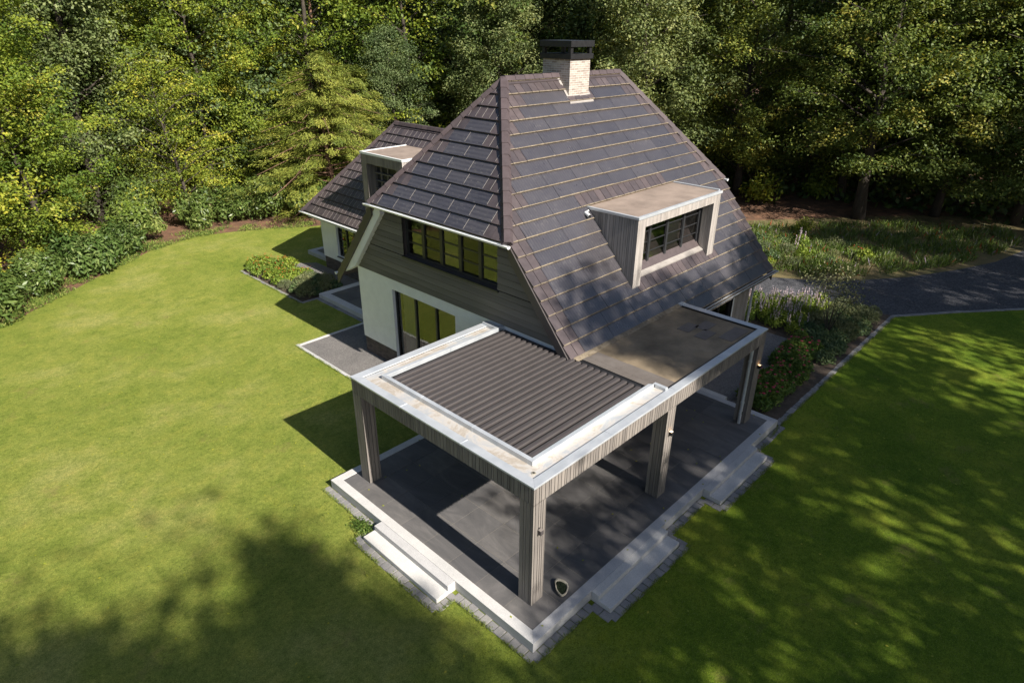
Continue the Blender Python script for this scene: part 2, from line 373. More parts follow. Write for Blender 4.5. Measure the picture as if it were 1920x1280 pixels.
def frame_slab(name, outer, inner, z0, z1, m, parent):
    """granite rim: outer rectangle minus inner rectangle as four mitred stones"""
    b = MB(); (a0, b0, a1, b1), (c0, d0, c1, d1) = outer, inner
    for q in ([(a0,b0),(a1,b0),(c1,d0),(c0,d0)], [(a1,b0),(a1,b1),(c1,d1),(c1,d0)], [(a1,b1),(a0,b1),(c0,d1),(c1,d1)], [(a0,b1),(a0,b0),(c0,d0),(c0,d1)]):
        b.hexa([(x, y, z0) for x, y in q], [(x, y, z1) for x, y in q])
    return b.build(name, m, parent, bevel=.006)
def slabs(name, x0, y0, x1, y1, ox, oy, p, z, parent):
    b = MB(); xs = [x0]+[v for v in np.arange(ox, x1, p) if x0+.05 < v < x1-.05]+[x1]; ys = [y0]+[v for v in np.arange(oy, y1, p) if y0+.05 < v < y1-.05]+[y1]
    for xa, xb in zip(xs[:-1], xs[1:]):
        for ya, yb in zip(ys[:-1], ys[1:]):
            b.box((xa+.007, ya+.007, z-.03), (xb-.007, yb-.007, z))
    return b.build(name, 'slate_slab', parent)
terrace = tag(empty('terrace', (4.8, 3, 0)), 'large raised patio of dark slate slabs with pale granite rim and steps under the pergola', 'terrace')
def rel(o, p): o.matrix_parent_inverse = Matrix.Translation(p.location).inverted(); return o
BW = .23
def place(b, name, m, p, **k): return rel(b.build(name, m, p, **k), p)
rel(frame_slab('granite_rim', (DX0, DY0, DX1, DY1), (DX0+BW, DY0+BW, DX1-BW, DY1-BW), 0, DZ, 'granite', terrace), terrace)
rel(slabs('slate_paving', DX0+BW+.004, DY0+BW+.004, DX1-BW-.004, DY1-BW-.004, -.37-.855, .38-.855*2, .855, DZ-.006, terrace), terrace)
b = MB(); b.box((DX0+BW+.002, DY0+BW+.002, 0), (DX1-BW-.002, DY1-BW-.002, DZ-.012)); place(b, 'bedding', 'grout', terrace)
b = MB(); b.box((DX1-.02, 1.1, 0), (DX1+.2, 3.05, DZ-.003)); place(b, 'granite_block', 'granite', terrace, bevel=.006)
def step(p0, p1, z1, name='step'):
    b = MB(); b.box(p0+(0,), p1+(z1,)); return place(b, name, 'granite', terrace, bevel=.008)
step((-1.163, 1.589), (-.849, 4.226), .122); step((-.847, 1.591), (-.637, 4.224), DZ-.002)
for a, c in T:
    step((a, -1.149), (c, -.836), .122); step((a+.002, -.834), (c-.002, -.643), DZ-.002)
# thin joint lines in the granite treads are stones: give the treads a cut every 1.3 m
small = tag(empty('side_terrace', (7.3, 16.6, 0)), 'small raised patio with granite rim tucked between house corner and wing', 'terrace')
rel(frame_slab('granite_rim', (6.1, 13.6, 8.6, 18.25), (6.45, 13.9, 8.4, 17.9), 0, .2, 'granite', small), small)
rel(slabs('slate_paving', 6.46, 13.91, 8.39, 17.89, 6.46, 13.91, .9, .192, small), small)
far = tag(empty('back_terrace', (9.6, 23.3, 0)), 'small raised patio with pale rim behind the far corner of the wing', 'terrace')
rel(frame_slab('granite_rim', (8.95, 21.9, 12.2, 24.1), (9.25, 22.1, 12.0, 23.8), 0, .2, 'granite', far), far)
rel(slabs('slate_paving', 9.26, 22.11, 11.99, 23.79, 9.26, 22.11, .9, .192, far), far)
b = MB(); b.box((2.93, 6.5, 0), (3.05, 14.66, .03)); b.box((3.052, 14.5, 0), (6.0, 14.62, .03)); o = b.build('edging_stones', 'granite'); o['kind'] = 'structure'

# ------------------------------------------------------------------ cladding helpers
def clad(b, O, u, n, w_, zb, zt, widths=(.10, .11, .06), gap=.015, th=.022, zbf=None, mg=0):
    """vertical boards on a face: O origin (x,y), u unit direction, n outward normal, from z zb to zt (callable allowed)"""
    O = Vector(O+(0,)); u = Vector(u+(0,)); n = Vector(n+(0,)); s = 0; i = 0
    while s < w_-.004:
        ww = min(random.choice(widths), w_-s); e = s+ww-gap
        if e <= s+.004: break
        zb0, zb1 = (zb(s), zb(e)) if callable(zb) else (zb, zb); zt0, zt1 = (zt(s), zt(e)) if callable(zt) else (zt, zt)
        if zt0-zb0 > .01 or zt1-zb1 > .01:
            P = lambda a, z, d: tuple(O+u*a+n*d+Vector((0, 0, z)))
            bot = [P(s, zb0, th), P(e, zb1, th), P(e, zb1, 0), P(s, zb0, 0)]
            top = [P(s, zt0, th), P(e, zt1, th), P(e, zt1, 0), P(s, zt0, 0)]
            b.hexa(bot, top, mg)
        s += ww
# ------------------------------------------------------------------ pergola
TZ = 3.252; FZ = TZ-.441; LA, LB, PW, XM = 9.774, 5.946, .352, 4.668
perg = tag(empty('pergola', (4.9, 3, 0)), 'grey timber clad pergola with zinc edged roof, half louvred, over the slate patio', 'pergola')
def post(x, y, zt=FZ+.01):
    b = MB(); x1, y1 = x+PW, y+PW; z0 = DZ-.004; i = .022
    b.box((x+i, y+i, z0), (x1-i, y1-i, zt), 1)
    clad(b, (x, y+i), (1, 0), (0, -1), PW, z0, zt); clad(b, (x+i, y1), (0, -1), (-1, 0), PW, z0, zt)
    clad(b, (x1, y1-i), (-1, 0), (0, 1), PW, z0, zt); clad(b, (x1-i, y), (0, 1), (1, 0), PW, z0, zt)
    return place(b, 'post', ['grey_timber', 'timber_gap'], perg)
post(0, 0); post(0, LB-PW); post(XM, 0); post(LA-PW, 0)
b = MB(); i = .022
cF = .30
b.box((i, i, FZ+.012), (LA-i, cF, TZ-.14), 1); b.box((i, cF+.001, FZ+.013), (cF, LB-i, TZ-.141), 1)
b.box((LA-cF, cF+.001, FZ+.013), (LA-i, 3.0, TZ-.141), 1); b.box((cF+.001, LB-cF, FZ+.014), (4.55, LB-i, TZ-.142), 1)
clad(b, (0, i), (1, 0), (0, -1), LA, FZ, TZ-.03); clad(b, (i, LB), (0, -1), (-1, 0), LB, FZ, TZ-.03)
clad(b, (LA-i, 0), (0, 1), (1, 0), 3.0, FZ, TZ-.03); clad(b, (4.55, LB-i), (-1, 0), (0, 1), 4.5, FZ, TZ-.03)
clad(b, (cF, cF), (1, 0), (0, 1), LA-2*cF, FZ+.014, TZ-.3); clad(b, (cF, cF+.03), (0, 1), (1, 0), LB-2*cF-.1, FZ+.016, TZ-.3)
place(b, 'fascia', ['grey_timber', 'timber_gap'], perg)
# zinc cap (outer strip), gutter bed and inner upstand
def ring(b, x0, y0, x1, y1, w_, z0, z1, m=0, sides='SWEN'):
    q = dict(S=[(x0,y0),(x1,y0),(x1-w_,y0+w_),(x0+w_,y0+w_)], E=[(x1,y0),(x1,y1),(x1-w_,y1-w_),(x1-w_,y0+w_)], N=[(x1,y1),(x0,y1),(x0+w_,y1-w_),(x1-w_,y1-w_)], W=[(x0,y1),(x0,y0),(x0+w_,y0+w_),(x0+w_,y1-w_)])
    for k in sides: b.hexa([(x, y, z0) for x, y in q[k]], [(x, y, z1) for x, y in q[k]], m)
b = MB(); CW = .2
def strip(x0, y0, x1, y1, z0=TZ-.045, z1=TZ): b.box((x0, y0, z0), (x1, y1, z1))
b.hexa([(-.02,-.02,TZ-.045),(LA+.02,-.02,TZ-.045),(LA-CW,CW,TZ-.045),(CW,CW,TZ-.045)], [(-.02,-.02,TZ),(LA+.02,-.02,TZ),(LA-CW,CW,TZ-.01),(CW,CW,TZ-.01)])
b.hexa([(-.02,LB+.02,TZ-.045),(-.02,-.02,TZ-.045),(CW,CW,TZ-.045),(CW,LB-CW,TZ-.045)], [(-.02,LB+.02,TZ),(-.02,-.02,TZ),(CW,CW,TZ-.01),(CW,LB-CW,TZ-.01)])
b.hexa([(4.42,LB+.02,TZ-.045),(-.02,LB+.02,TZ-.045),(CW,LB-CW,TZ-.045),(4.5,LB-CW,TZ-.045)], [(4.42,LB+.02,TZ),(-.02,LB+.02,TZ),(CW,LB-CW,TZ-.01),(4.5,LB-CW,TZ-.01)])
b.hexa([(LA+.02,-.02,TZ-.045),(LA+.02,2.72,TZ-.045),(LA-CW,2.72,TZ-.045),(LA-CW,CW,TZ-.045)], [(LA+.02,-.02,TZ),(LA+.02,2.72,TZ),(LA-CW,2.72,TZ-.01),(LA-CW,CW,TZ-.01)])
# laps: soldered joints standing 3 mm proud
for x in (2.4, 4.95, 7.2): b.box((x, -.023, TZ-.04), (x+.03, CW-.01, TZ+.004))
for y in (2.0, 4.0): b.box((-.023, y, TZ-.04), (CW-.01, y+.03, TZ+.004))
b.box((2.2, LB-CW+.01, TZ-.04), (2.23, LB+.023, TZ+.004))
place(b, 'zinc_cap', 'zinc', perg, bevel=.006)
UI, UO = .50, .62     # upstand outer and inner line
b = MB(); bz = TZ-.052
b.box((CW+.001, CW+.001, bz-.03), (4.86, UI-.001, bz)); b.box((CW+.002, UI, bz-.03), (UI-.001, LB-CW-.001, bz-.001)); b.box((UI, 5.36, bz-.03), (4.5, LB-CW-.002, bz-.002))
for q in ([(CW,CW),(4.86,CW)], ): pass
place(b, 'gutter_bed', 'zinc_dirty', perg)
b = MB(); y1 = 5.40
ring(b, UI, UI, 4.75, y1, .10, bz-.02, TZ+.055, 0, 'SWN')
b.box((4.78, CW+.002, bz), (4.88, .55, TZ+.03))
b.box((4.34, 5.39, bz+.01), (4.5, LB-.02, TZ+.05))
for x in (1.9, 3.4): b.box((x, UI-.003, bz), (x+.025, UI+.102, TZ+.059))
for y in (2.2, 3.9): b.box((UI-.003, y, bz), (UI+.102, y+.025, TZ+.059))
b.box((2.6, y1-.112, bz), (2.625, y1+.003, TZ+.059))
place(b, 'zinc_upstand', 'zinc', perg, bevel=.005)
# drain hole with pale rim
b = MB(); b.tube([(.36, .34, bz+.0), (.36, .34, bz+.012)], [.05, .045], 14); b.tube([(.36, .34, bz+.013), (.36, .34, bz+.016)], .026, 12, 1); place(b, 'drain', ['stone_pale', 'timber_gap'], perg)
# louvre slats (23) running along X
NS = 23; p0, p1 = .66, 5.24; pitch = (p1-p0)/NS
louv = MB()
for k in range(NS):
    y = p0+k*pitch; sx0, sx1 = UI+.15, 4.46; z = TZ-.035
    # s-profile: sloping blade with a turned lip, closed position
    prof = [(0, -.010), (.004, .036), (.014, .050), (.110, .048), (.128, .036), (.138, -.058), (.1995, -.060), (.1995, -.066), (0, -.066)]
    prof = [(a*pitch/.198, c) for a, c in prof]
    n = len(prof); A = [(sx0, y+a, z+c) for a, c in prof]; B = [(sx1, y+a, z+c) for a, c in prof]
    bb = MB(); bb.v = A+B; bb.f = [(i, (i+1) % n, n+(i+1) % n, n+i)[::-1] for i in range(n)]+[tuple(range(n)), tuple(range(2*n-1, n-1, -1))]
    bb.mi = [1 if q_ in (5, 6, 7, 8) else 0 for q_ in range(n)]+[0, 0]; bb.r = [.5]*len(bb.f); place(bb, 'louvre_slat', ['louvre_metal', 'timber_gap'], perg)  # valley faces coloured black to deepen the shade between slats
b = MB(); b.box((UI+.12, p0-.04, TZ-.2), (4.62, p0-.03, TZ-.06)); b.box((4.51, p0-.02, TZ-.2), (4.66, 5.26, TZ-.06)); b.box((UI+.111, p0-.04, TZ-.2), (UI+.123, 5.26, TZ-.03)); b.box((UI+.12, 5.262, TZ-.2), (4.5, 5.268, TZ-.03))
b.box((UI-.1, UI-.1, TZ-.22), (4.505, 5.40, TZ-.205)); place(b, 'louvre_frame_sun_block', 'black_metal', perg)  # unseen black sheet added under the slats to stop sun leaks
# flat roof over the right bay
ZR = TZ-.05
b = MB(); b.box((4.90, CW+.03, ZR-.1), (LA-CW-.03, 2.68, ZR)); place(b, 'flat_roof', 'bitumen', perg)
b = MB(); b.box((4.68, .56, ZR-.06), (4.895, 2.7, ZR+.012)); 
b.box((4.90, .25, ZR+.002), (5.32, .95, ZR+.010)); b.box((4.90, .96, ZR+.002), (5.32, 1.62, ZR+.010)); b.box((4.90, 1.63, ZR+.002), (5.30, 2.55, ZR+.011))
for (x, y) in ((7.95, .92), (8.05, 1.5), (8.5, 1.2)): b.box((x, y, ZR+.002), (x+.62, y+.36, ZR+.009))
b.box((8.35, .35, ZR+.002), (9.35, .75, ZR+.008))
place(b, 'bitumen_sheet', 'bitumen_sheet', perg)
b = MB(); b.box((4.9, CW+.001, TZ-.13), (LA-CW-.001, CW+.028, TZ-.008)); b.box((LA-CW-.028, CW+.03, TZ-.13), (LA-CW-.001, 2.7, TZ-.008)); place(b, 'inner_kerb', 'black_metal', perg)
b = MB(); b.hexa([(4.5,2.66,ZR-.06),(LA-.2,2.66,ZR-.06),(LA-.2,2.9,ZR-.06),(4.5,2.9,ZR-.06)], [(4.5,2.58,ZR+.01),(LA-.2,2.58,ZR+.01),(LA-.2,2.78,ZR+.09),(4.5,2.78,ZR+.09)]); place(b, 'mossy_flashing', 'lichen_edge', perg)
b = MB(); b.box((LA-.24, 2.60, TZ-.06), (LA+.0, 2.74, TZ+.03)); place(b, 'zinc_end', 'zinc', perg, bevel=.01)
# soffit below the roofs
b = MB(); b.box((4.7, .31, FZ+.02), (LA-.31, 3.0, FZ+.05)); place(b, 'soffit', 'grey_timber', perg)
# downpipe on the right post, with sleeves and inspection hatch
b = MB(); px_, py_ = LA-PW-.10, .13
b.tube([(px_, py_, DZ), (px_, py_, FZ+.05)], .045, 12); b.tube([(px_, py_, .95), (px_, py_, 1.0)], .056, 12); b.tube([(px_, py_, 2.3), (px_, py_, 2.35)], .056, 12); b.tube([(px_, py_, .55), (px_, py_, .70)], .05, 12)
b.box((px_-.02, py_-.057, .58), (px_+.02, py_-.04, .68), 1)
b.box((px_, py_-.012, .96), (LA-PW, py_+.012, .99)); b.box((px_, py_-.012, 2.31), (LA-PW, py_+.012, 2.34))
place(b, 'downpipe', ['zinc', 'black_metal'], perg)
lamp_labels = ['small square wall lamp on the front corner post', 'small lit wall lamp on the middle post of the pergola', 'small lit wall lamp on the far right post beside the flowers']
for (lx, on), lab in zip(((.17, 0), (4.86, 1), (9.6, 1)), lamp_labels):
    t = tag(empty('wall_lamp', (lx, 0, 2.12)), lab, 'wall lamp', 'wall lamps on the pergola posts')
    b = MB(); b.box((-.045, -.088, -.05), (.045, -.002, .05)); b.build('lamp_body', 'louvre_metal' if not on else 'black_metal', t, bevel=.006)
    b = MB(); b.box((-.038, -.08, .051), (.038, -.008, .056)); b.build('lamp_glass', 'warm_lamp' if on else 'grey_timber', t)
    b = MB(); b.box((-.03, -.004, .03), (.03, .012, .08)); b.build('back_plate', 'black_metal', t)
    if not on: continue
    L = bpy.data.lights.new('lamp_light', 'POINT'); L.energy = .12 if on else .002; L.color = (1, .6, .28); L.shadow_soft_size = .02
    lo = bpy.data.objects.new('lamp_light', L); COL.objects.link(lo); lo.parent = t; lo.location = (0, -.05, .09)
# stone bowl with dark water
t = tag(empty('stone_bowl', (.74, -.18, DZ), .9), 'rough pale stone bowl with dark wet hollow standing on slabs by the front corner post', 'bowl'); t.scale = (1, 1, .7)
b = MB(); n = 22; outl = []
for k in range(n):
    a = 2*math.pi*k/n; rx = .235*(1+.12*math.cos(a)+.06*math.sin(3*a)); ry = .135*(1+.30*math.cos(a+.4)+.05*math.sin(4*a)); outl.append((rx*math.cos(a), ry*math.sin(a)))
ringz = [(.72, 0), (.95, .05), (1.0, .10), (.97, .125), (.84, .12), (.76, .075)]
for s_, z_ in ringz: b.v += [(x*s_+random.uniform(-.004, .004), y*s_+random.uniform(-.004, .004), z_+random.uniform(-.005, .005)) for x, y in outl]
for r_ in range(len(ringz)-1):
    for k in range(n): b.f.append((r_*n+k, r_*n+(k+1) % n, (r_+1)*n+(k+1) % n, (r_+1)*n+k))
b.f.append(tuple(range(n-1, -1, -1))); b.mi = [0]*len(b.f); b.r = [.5]*len(b.f); b.build('bowl_body', 'stone_pale', t, smooth=True)
b = MB(); b.poly([(x*.80, y*.80, .082) for x, y in outl]); b.build('water', 'moss_water', t)

# ------------------------------------------------------------------ house
house = tag(empty('house', (10, 8, 0)), 'white plastered villa with timber gable, steep brown tiled roofs and solar tiles, beside the lawn', 'house')
XG, XV0, XV1, XR = 4.6, 4.38, 15.82, 15.6
YR, ZRG, YE, ZE = 7.961, 9.459, 2.443, 2.866
SL = (ZRG-ZE)/(YR-YE); RX0, RX1, ZH = 7.238, 12.941, 5.82
YW0, YW1 = 3.09, 12.49
HSL = (ZRG-ZH)/(RX0-4.31)
def HP(b, name, m, **k): return place(b, name, m, house, **k)
def clip_poly(subj, clipper):
    """Sutherland-Hodgman, clipper convex counter-clockwise, 2D"""
    out = list(subj)
    for i in range(len(clipper)):
        (ax, ay), (bx, by) = clipper[i], clipper[(i+1) % len(clipper)]
        nx, ny = -(by-ay), (bx-ax); inp = out; out = []
        for j in range(len(inp)):
            p, q = inp[j], inp[(j+1) % len(inp)]
            dp = (p[0]-ax)*nx+(p[1]-ay)*ny; dq = (q[0]-ax)*nx+(q[1]-ay)*ny
            if dp >= -1e-9: out.append(p)
            if (dp >= -1e-9) != (dq >= -1e-9):
                t_ = dp/(dp-dq); out.append((p[0]+(q[0]-p[0])*t_, p[1]+(q[1]-p[1])*t_))
        if not out: return []
    return out
DZR = .3245
def roof_face(O, u, h, zeave, poly, slope, classify, rowz0, holes=(), glint_p=.0, solar_w=1.25, seedv=1, lip=False):
    """O: 3D origin at eave, u: horizontal unit along the eave, h: horizontal unit pointing up-slope.
       poly: convex polygon in (a, z) with a along u and z absolute height. Returns (brown, solar) mesh builders."""
    rr = random.Random(seedv)
    O = Vector(O); u = Vector(u); h = Vector(h); nrm = (Vector((0, 0, 1))-h*slope).normalized()
    def P(a, z, d): return tuple(O+u*a+h*((z-zeave)/slope)+Vector((0, 0, z-O.z))+nrm*d)
    br, so_ = MB(), MB()
    a0 = min(p[0] for p in poly); a1 = max(p[0] for p in poly); zt = max(p[1] for p in poly)
    # under-slab
    und = poly; br.poly([P(a, z, -.035) for a, z in und], 0)
    br.poly([P(a, z, -.20) for a, z in reversed(und)], 0)
    for i in range(len(und)):
        p, q = und[i], und[(i+1) % len(und)]
        br.poly([P(*p, -.20), P(*q, -.20), P(*q, -.035), P(*p, -.035)], 0)
    z = rowz0
    while z-DZR > min(p[1] for p in poly)-.001: z -= DZR
    row = 0
    while z < zt-.01:
        z1 = z+DZR; segs = classify(row, z, z1)      # list of (a_start, a_end, kind)
        for (s0, s1, kd) in segs:
            wdt = .30 if kd == 'b' else solar_w
            n_ = max(1, round((s1-s0)/wdt)); wd = (s1-s0)/n_
            for i in range(n_):
                gj = .008 if kd == 'b' else .006; c0, c1 = s0+i*wd+gj, s0+(i+1)*wd-gj
                cell = [(c0, z), (c1, z), (c1, z1), (c0, z1)]
                cp = clip_poly(cell, poly)
                if len(cp) < 3: continue
                if any(hx0 < (c0+c1)/2 < hx1 and hz0 < (z+z1)/2 < hz1 for hx0, hx1, hz0, hz1 in holes): continue
                tgt = br if kd == 'b' else so_
                lift = .050; jit = rr.uniform(-.004, .004); vv = rr.random()
                top = [P(a, zz, (lift+jit)*(1-(zz-z)/DZR)+.0) for a, zz in cp]; bot = [P(a, zz, -.034) for a, zz in cp]
                m_ = len(cp)
                tgt.poly(top, 0, vv)
                if lip:
                    lc = clip_poly([(c0, z+.001), (c1, z+.001), (c1, z+.016+.014*rr.random()), (c0, z+.016+.014*rr.random())], poly)
                    if len(lc) >= 3: tgt.poly([P(a, zz, (lift+jit)*(1-(zz-z)/DZR)+.003) for a, zz in lc], 1, vv)
                for j in range(m_):
                    p, q = cp[j], cp[(j+1) % m_]
                    edge = abs(p[1]-z) < 1e-6 and abs(q[1]-z) < 1e-6
                    tgt.poly([bot[j], bot[(j+1) % m_], top[(j+1) % m_], top[j]], 1 if edge else 0, vv)
                # pale strip at the joint: sunlit edge of the interlock rib, painted on
                if glint_p and rr.random() < (glint_p if kd == 'b' else 1.) and m_ >= 4:
                    e0, e1 = c0-.004, c0+.011
                    rc = clip_poly([(e0, z+.03), (e1, z+.03), (e1, z1-.02), (e0, z1-.02)], poly)
                    if len(rc) >= 3: tgt.poly([P(a, zz, lift*(1-(zz-z)/DZR)+.006) for a, zz in rc], 2, vv)
        z = z1; row += 1
    return br, so_
def roof_part(br, so_, name='roof', edge='lichen_edge'):
    r_ = HP(br, name, ['tile_brown', edge, 'rib_glint'])
    if so_.f:
        s_ = so_.build('solar_tiles', ['solar_glass', edge, 'rib_glint'], r_)
    return r_
# main slope facing the pergola (-Y)
def hipx_l(z): return XV0 if z < ZH else 4.31+(z-ZH)/HSL
def hipx_r(z): return XV1 if z < ZH else XV1-(z-ZH)/HSL
def cls_main(row, z, z1):
    L_, R_ = hipx_l(max(z, ZH-.01) if z > ZH-.3 else z), hipx_r(z1 if z > ZH-.3 else z)
    L_, R_ = (hipx_l(z), hipx_r(z))
    if z1 > 9.1: return [(L_, R_, 'b')]
    if z1 > 8.75: return [(L_, L_+.95, 'b'), (L_+.95, 9.55, 's'), (9.55, 10.85, 'b'), (10.85, 12.6, 's'), (12.6, R_, 'b')]
    st = .60 if z < ZH else {0: .62, 1: .85, 2: 1.1}[row % 3]-.25
    en = {0: .55, 1: .75, 2: .65}[row % 3]
    a, e_ = L_+st, R_-en
    dz0, dz1, dx0, dx1 = 3.75, 6.3, 7.6, 12.95
    if 6.05 < z < 6.3: return [(L_, a, 'b'), (a, 7.6, 's'), (7.6, 12.2, 'b'), (12.2, e_, 's'), (e_, R_, 'b')]
    if 3.75 < z < 3.95: return [(L_, a, 'b'), (a, 8.2, 's'), (8.2, 12.9, 'b'), (12.9, e_, 's'), (e_, R_, 'b')]
    if 3.9 <= z < 6.1: return [(L_, a, 'b'), (a, 7.9, 's'), (12.75, e_, 's'), (e_, R_, 'b')] if z > 3.95 else [(L_, a, 'b'), (a, 7.9, 's'), (8.2, 12.4, 'b'), (12.75, e_, 's'), (e_, R_, 'b')]
    return [(L_, a, 'b'), (a, e_, 's'), (e_, R_, 'b')]
polyA = [(XV0, ZE), (XV1, ZE), (XV1, ZH), (RX1, ZRG), (RX0, ZRG), (XV0, ZH)]
br, so_ = roof_face((0, YE, ZE), (1, 0, 0), (0, 1, 0), ZE, polyA, SL, cls_main, 3.2, solar_w=1.32, seedv=3, lip=True)
roofA = roof_part(br, so_)
# far slope (+Y)
br, so_ = roof_face((0, 2*YR-YE, ZE), (1, 0, 0), (0, -1, 0), ZE, polyA, SL, lambda r, z, z1: [(XV0, XV1, 'b')], 3.2)
roof_part(br, so_)
# hip facing -X
def cls_hip(row, z, z1):
    y0, y1 = YR-(ZRG-z)/SL, YR+(ZRG-z)/SL
    yy0, yy1 = YR-(ZRG-z1)/SL, YR+(ZRG-z1)/SL
    if z1 > 9.0: return [(y0, y1, 'b')]
    r3 = row % 3
    s0 = yy0+{0: .75, 1: .35, 2: .55}[r3]*.8; s1 = yy1-{0: .35, 1: .65, 2: .9}[r3]*.6
    if s1-s0 < .5: return [(y0, y1, 'b')]
    return [(y0, s0, 'b'), (s0, s1, 's'), (s1, y1, 'b')]
hy0, hy1 = YR-(ZRG-ZH)/SL, YR+(ZRG-ZH)/SL
polyH = [(hy0, ZH), (hy1, ZH), (YR, ZRG)]
br, so_ = roof_face((4.31, 0, ZH), (0, 1, 0), (1, 0, 0), ZH, polyH, HSL, cls_hip, ZH, glint_p=.62, solar_w=.86, seedv=5)
roof_part(br, so_, edge='tile_brown')
br, so_ = roof_face((XV1, 0, ZH), (0, 1, 0), (-1, 0, 0), ZH, polyH, HSL, lambda r, z, z1: [(hy0, hy1, 'b')], ZH)
roof_part(br, so_)
# ridge and hip caps
def caps(path, name='ridge_cap', w_=.135, step_=.40, lift=.05):
    b = MB()
    for p, q in zip(path[:-1], path[1:]):
        p, q = Vector(p), Vector(q); d = q-p; L = d.length; d /= L; n = max(1, round(L/step_)); s = L/n
        side = d.cross(Vector((0, 0, 1))).normalized(); up = side.cross(d).normalized()
        for i in range(n):
            a, e_ = p+d*(i*s), p+d*((i+1)*s+.02); k0, k1 = 1.0, .93
            def sec(c, k, dz): return [tuple(c+side*(x*k)+up*(z_*k+dz)) for x, z_ in ((-w_, -.085), (-w_*.55, .045), (w_*.55, .045), (w_, -.085))]
            A = sec(a, k0, lift); B = sec(e_, k1, lift-.012); v_ = random.random()
            for j in range(3): b.poly([A[j], A[j+1], B[j+1], B[j]][::-1], 0, v_)
            b.poly([A[0], A[3], A[2], A[1]][::-1], 0, v_); b.poly([B[0], B[1], B[2], B[3]][::-1], 0, v_)
    return HP(b, name, 'cap_brown')
caps([(RX0, YR, ZRG), (RX1, YR, ZRG)])
caps([(4.31, hy0, ZH), (RX0, YR, ZRG)], 'hip_cap', .16); caps([(4.31, hy1, ZH), (RX0, YR, ZRG)], 'hip_cap')
caps([(XV1, hy0, ZH), (RX1, YR, ZRG)], 'hip_cap'); caps([(XV1, hy1, ZH), (RX1, YR, ZRG)], 'hip_cap')
# verge boards (dark) on the gable sides, and tile edge stepping
def zsl(y): return ZE+SL*(y-YE) if y < YR else ZE+SL*(2*YR-YE-y)
for xv in (XV0-.03, XV1-.03):
    for s_ in (0, 1):
        b = MB()
        ya, yb = (YE, hy0) if s_ == 0 else (2*YR-YE, hy1)
        za, zb_ = ZE, ZH
        d0, d1 = -.42, -.05
        def q(x, t0, t1): return [(x, ya, za+t0), (x, yb, zb_+t0), (x, yb, zb_+t1), (x, ya, za+t1)]
        A, B = q(xv, d0, d1), q(xv+.06, d0, d1)
        b.hexa(A, B, 0); HP(b, 'verge_board', 'siding_dark' if 'siding_dark' in M else 'dark_verge') if False else HP(b, 'verge_board', 'louvre_metal')
# white boxed soffit under the far verge
b = MB(); ya, yb = 2*YR-YE-.05, hy1
q0, q1 = [], []
b.hexa([(XV0+.03, ya, ZE-.95), (XV0+.03, ya, ZE-.40), (XV0+.03, yb, ZH-.40), (XV0+.03, yb, ZH-.95)], [(XG+.1, ya, ZE-.95), (XG+.1, ya, ZE-.40), (XG+.1, yb, ZH-.40), (XG+.1, yb, ZH-.95)]) if False else None
b.hexa([(XV0+.04, 13.42, 2.80), (XV0+.04, 13.42, 2.86), (XV0+.04, 10.75, 5.98), (XV0+.04, 10.62, 5.50), (XV0+.04, 12.36, 3.36), (XV0+.04, 12.6, 3.22)][::-1],
       [(XG+.12, 13.42, 2.80), (XG+.12, 13.42, 2.86), (XG+.12, 10.75, 5.98), (XG+.12, 10.62, 5.50), (XG+.12, 12.36, 3.36), (XG+.12, 12.6, 3.22)][::-1])
HP(b, 'verge_soffit', 'plaster')
# gutters
def gutter(p, q, out, name='gutter', m='white_metal', r_=.065):
    p, q, out = Vector(p), Vector(q), Vector(out); b = MB(); n = 8
    prof = [(-math.cos(math.pi*k/n)*r_, -math.sin(math.pi*k/n)*r_) for k in range(n+1)]; prof2 = [(x*.86, z*.86) for x, z in prof]
    def ringp(c): return [tuple(c+out*x+Vector((0, 0, z))) for x, z in prof]+[tuple(c+out*x+Vector((0, 0, z))) for x, z in reversed(prof2)]
    A, B = ringp(p), ringp(q); N = len(A); b.v = A+B
    b.f = [(i, (i+1) % N, N+(i+1) % N, N+i) for i in range(N)]+[tuple(range(n+1)), tuple(range(N, N+n+1))]; b.mi = [0]*len(b.f); b.r = [.5]*len(b.f)
    b.tube([tuple(p+out*r_+Vector((0, 0, .004))), tuple(q+out*r_+Vector((0, 0, .004)))], .010, 6)
    g = HP(b, name, m); return g
gutter((4.22, hy0-.14, ZH-.03), (4.22, hy1+.14, ZH-.03), (-1, 0, 0))
gutter((XV1+.09, hy0-.14, ZH-.03), (XV1+.09, hy1+.14, ZH-.03), (1, 0, 0))
g = gutter((9.85, YE-.08, ZE-.04), (XV1+.16, YE-.08, ZE-.04), (0, -1, 0), m='zinc', r_=.08)
b = MB(); b.box((9.9, YE-.13, ZE-.09), (XV1+.1, YE-.03, ZE-.065)); b.build('leaf_debris', 'lichen_edge', g)
gutter((XV0-.05, 2*YR-YE+.08, ZE-.04), (7.9, 2*YR-YE+.08, ZE-.04), (0, 1, 0))

